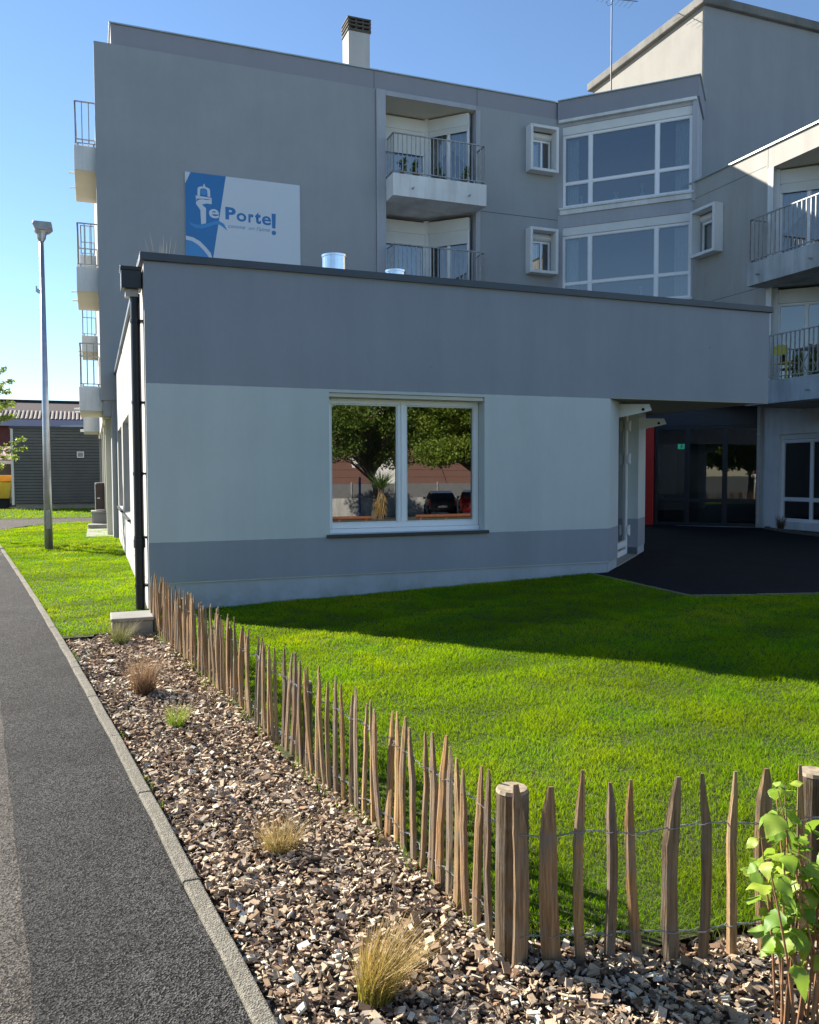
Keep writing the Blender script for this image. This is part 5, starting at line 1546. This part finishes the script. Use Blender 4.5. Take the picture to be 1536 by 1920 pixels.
# white steep gable facing the street
t = thing('gabled_house', 'small white house with a steep gable behind the trees', 'house', (20.2, -49, -1.8), 'houses across the street')
b = MB(); b.prism_y([(19.0, -1.8), (21.4, -1.8), (21.4, .9), (20.2, 3.6), (19.0, .9)], -53, -49); mk('wall', b, 'house_white', t)
b = MB(); b.quad((18.8, -48.8, .8), (20.2, -48.8, 3.75), (20.2, -53, 3.75), (18.8, -53, .8)); b.quad((21.6, -48.8, .8), (20.2, -48.8, 3.75), (20.2, -53, 3.75), (21.6, -53, .8)); mk('roof', b, 'tile_roof', t)
# low street wall with a grey screen above
wl = thing('street_wall', 'pale rendered low wall across the parking area with a grey screen above', 'wall', (18, -41, -1))
b = MB(); b.box(2, 40, -41.2, -41.0, -1.3, -.03); mk('wall', b, 'wall_grey', wl)
b = MB(); b.box(2, 40, -41.12, -41.08, -.028, .90); mk('screen', b, 'mesh_grey', wl)
for x in range(3, 40, 3):
    b = MB(); b.box(x - .04, x + .04, -41.05, -40.98, -.02, 1.0); mk('post', b, 'rail', wl)
b = MB(); b.tube([(14.0, -36, -1.05), (14.0, -36, 1.35)], .07, 10)
tag(mk('blue_post', b, 'blue_paint', None, (14.0, -36, -1)), 'plain blue post on the parking area behind the viewer', 'post')
for x0, lab in ((8.2, 'orange timber rail left in the annex window reflection'), (13.4, 'orange timber rail right in the annex window reflection')):
    r_ = thing('timber_rail', lab, 'rail', (x0, -25.5, -.62), 'low timber rails by the parking area')
    b = MB(); b.tube([(x0, -25.5, -.42), (x0 + 3.0, -25.3, -.42)], .085, 10); mk('beam', b, 'orange_wood', r_)
    for dx in (.25, 1.5, 2.75):
        b = MB(); b.tube([(x0 + dx, -25.5 + dx * .066, -.7), (x0 + dx, -25.5 + dx * .066, -.45)], .06, 8); mk('foot', b, 'orange_wood', r_)
# yucca
yu = thing('yucca', 'spiky yucca with a shaggy yellow trunk by the parking area', 'yucca', (13.25, -30, -.76))
b = MB(); b.tube([(13.25, -30, -.8), (13.25, -30, .1), (13.25, -30, .85)], [.16, .20, .14], 10); mk('trunk', b, 'bark', yu)
n = 260; rg_ = np.random.default_rng(9)
a = rg_.uniform(0, 6.28, n)
roots = np.column_stack([13.25 + .05 * np.cos(a), -30 + .05 * np.sin(a), np.full(n, .72) + rg_.uniform(0, .25, n)])
blades('leaves', roots, rg_.uniform(-.1, 1.15, n), np.full(n, .05), a, rg_.uniform(.35, .9, n), np.tile([[.10, .16, .05]], (n, 1)), np.tile([[.16, .24, .08]], (n, 1)), 'leaf', yu, 3, (13.25, -30, -.76), .2)
roots2 = np.column_stack([13.25 + .08 * np.cos(a), -30 + .08 * np.sin(a), rg_.uniform(.0, .8, n)])
blades('dry_skirt', roots2, rg_.uniform(-1.0, -.4, n), np.full(n, .05), a, rg_.uniform(.15, .35, n), np.tile([[.45, .32, .10]], (n, 1)), np.tile([[.36, .24, .09]], (n, 1)), 'leaf', yu, 3, (13.25, -30, -.76), .2)

def car(label, x, y, z, rz, paint, group):
    t = thing('parked_car', label, 'car', (x, y, z), group)
    Fc = Matrix.Translation((x, y, z)) @ Matrix.Rotation(rz, 4, 'Z')
    def loft(sections):
        b = MB(Fc); n = len(sections[0])
        vs = [v for s_ in sections for v in s_]
        fs = [(i * n + k_, i * n + (k_ + 1) % n, (i + 1) * n + (k_ + 1) % n, (i + 1) * n + k_) for i in range(len(sections) - 1) for k_ in range(n)]
        fs += [tuple(range(n))[::-1], tuple(range((len(sections) - 1) * n, len(sections) * n))]
        b.add(vs, fs); return b
    # body: cross-sections along the length (local y), hatchback outline
    body = []
    for yq, zb, zt, hw in ((-2.0, .40, .72, .70), (-1.92, .28, .88, .80), (-1.2, .22, .95, .86), (0, .22, .97, .87), (1.2, .22, .96, .86), (1.85, .25, .92, .80), (1.98, .38, .80, .72)):
        body.append([(-hw, yq, zb + .1), (-hw * .93, yq, zb), (hw * .93, yq, zb), (hw, yq, zb + .1), (hw * .99, yq, zt - .1), (hw * .90, yq, zt), (-hw * .90, yq, zt), (-hw * .99, yq, zt - .1)])
    mk('body', loft(body), paint, t, smooth=False)
    cab = []
    for yq, zt, hw in ((-1.05, .96, .76), (-.35, 1.42, .62), (.5, 1.47, .62), (1.45, 1.36, .62), (1.88, .96, .74)):
        cab.append([(-.78, yq, .94), (.78, yq, .94), (hw, yq, zt), (-hw, yq, zt)])
    mk('roof', loft(cab), paint, t)
    for sx in (-1, 1):
        b = MB(Fc); b.add([(sx * .80, -.85, 1.0), (sx * .80, 1.55, 1.0), (sx * .665, 1.3, 1.34), (sx * .66, -.3, 1.38)], [(0, 1, 2, 3)]); mk('side_window', b, 'dark', t)
        b = MB(Fc); b.box(sx * .76 - .06, sx * .76 + .06, 1.88, 2.0, .62, .95); mk('tail_light', b, 'tail_red', t)
        b = MB(Fc); b.box(sx * .9 - .08, sx * .9 + .08, -.75, -.63, .95, 1.08); mk('mirror', b, paint, t)
        for yq in (-1.25, 1.25):
            b = MB(Fc); b.tube([(sx * .66, yq, .31), (sx * .88, yq, .31)], .31, 18); wh_ = mk('wheel', b, 'tyre', t)
            b = MB(Fc); b.tube([(sx * .875, yq, .31), (sx * .895, yq, .31)], .19, 14); mk('rim', b, 'car_silver', wh_)
    b = MB(Fc); b.add([(-.58, 1.55, 1.32), (.58, 1.55, 1.32), (.66, 1.84, 1.02), (-.66, 1.84, 1.02)], [(0, 1, 2, 3)]); b.v = [tuple(Vector(v) + Vector((0, 0, .02))) for v in b.v]; mk('rear_window', b, 'dark', t)
    b = MB(Fc); b.box(-.26, .26, 1.965, 1.995, .52, .63); mk('number_plate', b, 'pvc', t)
    return t
car('black hatchback parked beyond the red car, mirrored in the annex window', 19.2, -36.3, -.97, R(18), 'car_dark', 'cars on the parking area')
car('red hatchback parked behind the viewer, mirrored in the annex window', 19.75, -32.6, -.84, R(24), 'car_red', 'cars on the parking area')

# ------------------------------------------------------------------ the photographer, mirrored in the entrance glass
def person():
    f2d = Vector((math.sin(YAW), math.cos(YAW), 0)); r2d = Vector((math.cos(YAW), -math.sin(YAW), 0))
    feet = Vector((CAM.x, CAM.y, 0)) - f2d * .42
    t = thing('person', 'standing person in white shirt and grey trousers holding up a phone, mirrored in entrance glass', 'person', feet)
    def P_(a, c, z): return feet + r2d * a + f2d * c + Vector((0, 0, z))
    V = []; E = []; RD = []
    def v(a, c, z, r_):
        V.append(P_(a, c, z)); RD.append(r_); return len(V) - 1
    def chain(ids):
        for i, j in zip(ids, ids[1:]): E.append((i, j))
    pel = v(0, 0, .97, .135); belly = v(0, .01, 1.12, .135); chest = v(0, 0, 1.32, .15); neck = v(0, .0, 1.49, .06); chin = v(0, .02, 1.57, .065); head = v(0, .02, 1.66, .095); crown = v(0, .01, 1.74, .07)
    chain([pel, belly, chest, neck, chin, head, crown])
    for s_ in (-1, 1):
        hip = v(s_ * .10, 0, .88, .10); kn = v(s_ * .12, .02, .50, .062); an_ = v(s_ * .13, -.02, .10, .042); toe = v(s_ * .15, .15, .035, .035)
        chain([pel, hip, kn, an_, toe])
        shd = v(s_ * .19, 0, 1.43, .065); el = v(s_ * .27, .17, 1.28, .046); wr_ = v(s_ * .12, .34, 1.52, .030); pm = v(s_ * .085, .375, 1.565, .028)
        chain([chest, shd, el, wr_, pm])
        for k_ in range(4):
            a1 = v(s_ * .078, .385, 1.555 + .021 * k_, .009); a2 = v(s_ * .062, .395, 1.560 + .021 * k_, .008); a3 = v(s_ * .045, .392, 1.562 + .021 * k_, .007)
            chain([pm, a1, a2, a3])
        t1 = v(s_ * .075, .37, 1.545, .010); t2 = v(s_ * .055, .372, 1.55, .008); chain([pm, t1, t2])
    me = bpy.data.meshes.new('body'); me.from_pydata([tuple(p) for p in V], E, [])
    o = bpy.data.objects.new('body', me); COL.objects.link(o)
    sm = o.modifiers.new('skin', 'SKIN'); sm.use_smooth_shade = True
    for i, sv in enumerate(me.skin_vertices[0].data):
        sv.radius = (RD[i], RD[i]); sv.use_root = (i == 0)
    ss = o.modifiers.new('sub', 'SUBSURF'); ss.levels = 2; ss.render_levels = 2
    bpy.context.view_layer.update()
    m2 = bpy.data.meshes.new_from_object(o.evaluated_get(bpy.context.evaluated_depsgraph_get()))
    bpy.data.objects.remove(o)
    m2.materials.clear()
    for k_ in ('skin', 'shirt', 'trouser', 'belt'): m2.materials.append(M[k_])
    for p in m2.polygons:
        c = p.center - feet
        fwd = c.dot(f2d)
        if c.z > 1.50 and fwd < .2: p.material_index = 0
        elif fwd > .30 and c.z > 1.4: p.material_index = 0
        elif c.z > 1.0: p.material_index = 1
        elif c.z > .955: p.material_index = 3
        elif c.z > .09: p.material_index = 2
        else: p.material_index = 3
    m2.shade_smooth()
    link(bpy.data.objects.new('body', m2), t, (0, 0, 0))
    # hair cap, nose, ears, eyes
    b = MB(); hc = P_(0, -.005, 1.70)
    vs, fs = [], []
    for i in range(6):
        ph = math.pi * .55 * i / 5
        for k_ in range(14):
            th_ = 2 * math.pi * k_ / 14
            q = hc + r2d * (.105 * math.sin(ph) * math.cos(th_)) + f2d * (.115 * math.sin(ph) * math.sin(th_) - .012) + Vector((0, 0, .115 * math.cos(ph) - (.05 if math.sin(th_) < 0 else 0) * i / 5))
            vs.append(q)
    for i in range(5):
        for k_ in range(14): fs.append((i * 14 + k_, i * 14 + (k_ + 1) % 14, (i + 1) * 14 + (k_ + 1) % 14, (i + 1) * 14 + k_))
    b.add(vs, fs); mk('hair', b, 'hair', t, smooth=True)
    b = MB(); b.tube([P_(0, .105, 1.665), P_(0, .135, 1.635), P_(0, .11, 1.625)], [.010, .016, .010], 6); mk('nose', b, 'skin', t, smooth=True)
    for s_ in (-1, 1):
        b = MB(); b.tube([P_(s_ * .098, .02, 1.62), P_(s_ * .108, .01, 1.655), P_(s_ * .10, .02, 1.68)], [.008, .016, .008], 6); mk('ear', b, 'skin', t, smooth=True)
        b = MB(); b.tube([P_(s_ * .034, .098, 1.672), P_(s_ * .034, .112, 1.672)], [.013, .008], 8); mk('eye', b, 'dark', t)
    b = MB(); b.tube([P_(-.022, .107, 1.592), P_(0, .115, 1.590), P_(.022, .107, 1.592)], .006, 5); mk('mouth', b, 'red', t)
    b = MB()
    c0 = P_(0, .392, 1.60)
    q = [c0 + r2d * a + f2d * c + Vector((0, 0, z_)) for z_ in (-.075, .075) for c in (-.005, .005) for a in (-.037, .037)]
    b.add(q, [(0, 2, 3, 1), (4, 5, 7, 6), (0, 1, 5, 4), (1, 3, 7, 5), (3, 2, 6, 7), (2, 0, 4, 6)])
    tag(mk('phone', b, 'black', None, c0, bevel=.004), 'black phone held upright in both hands of the person', 'phone')
person()
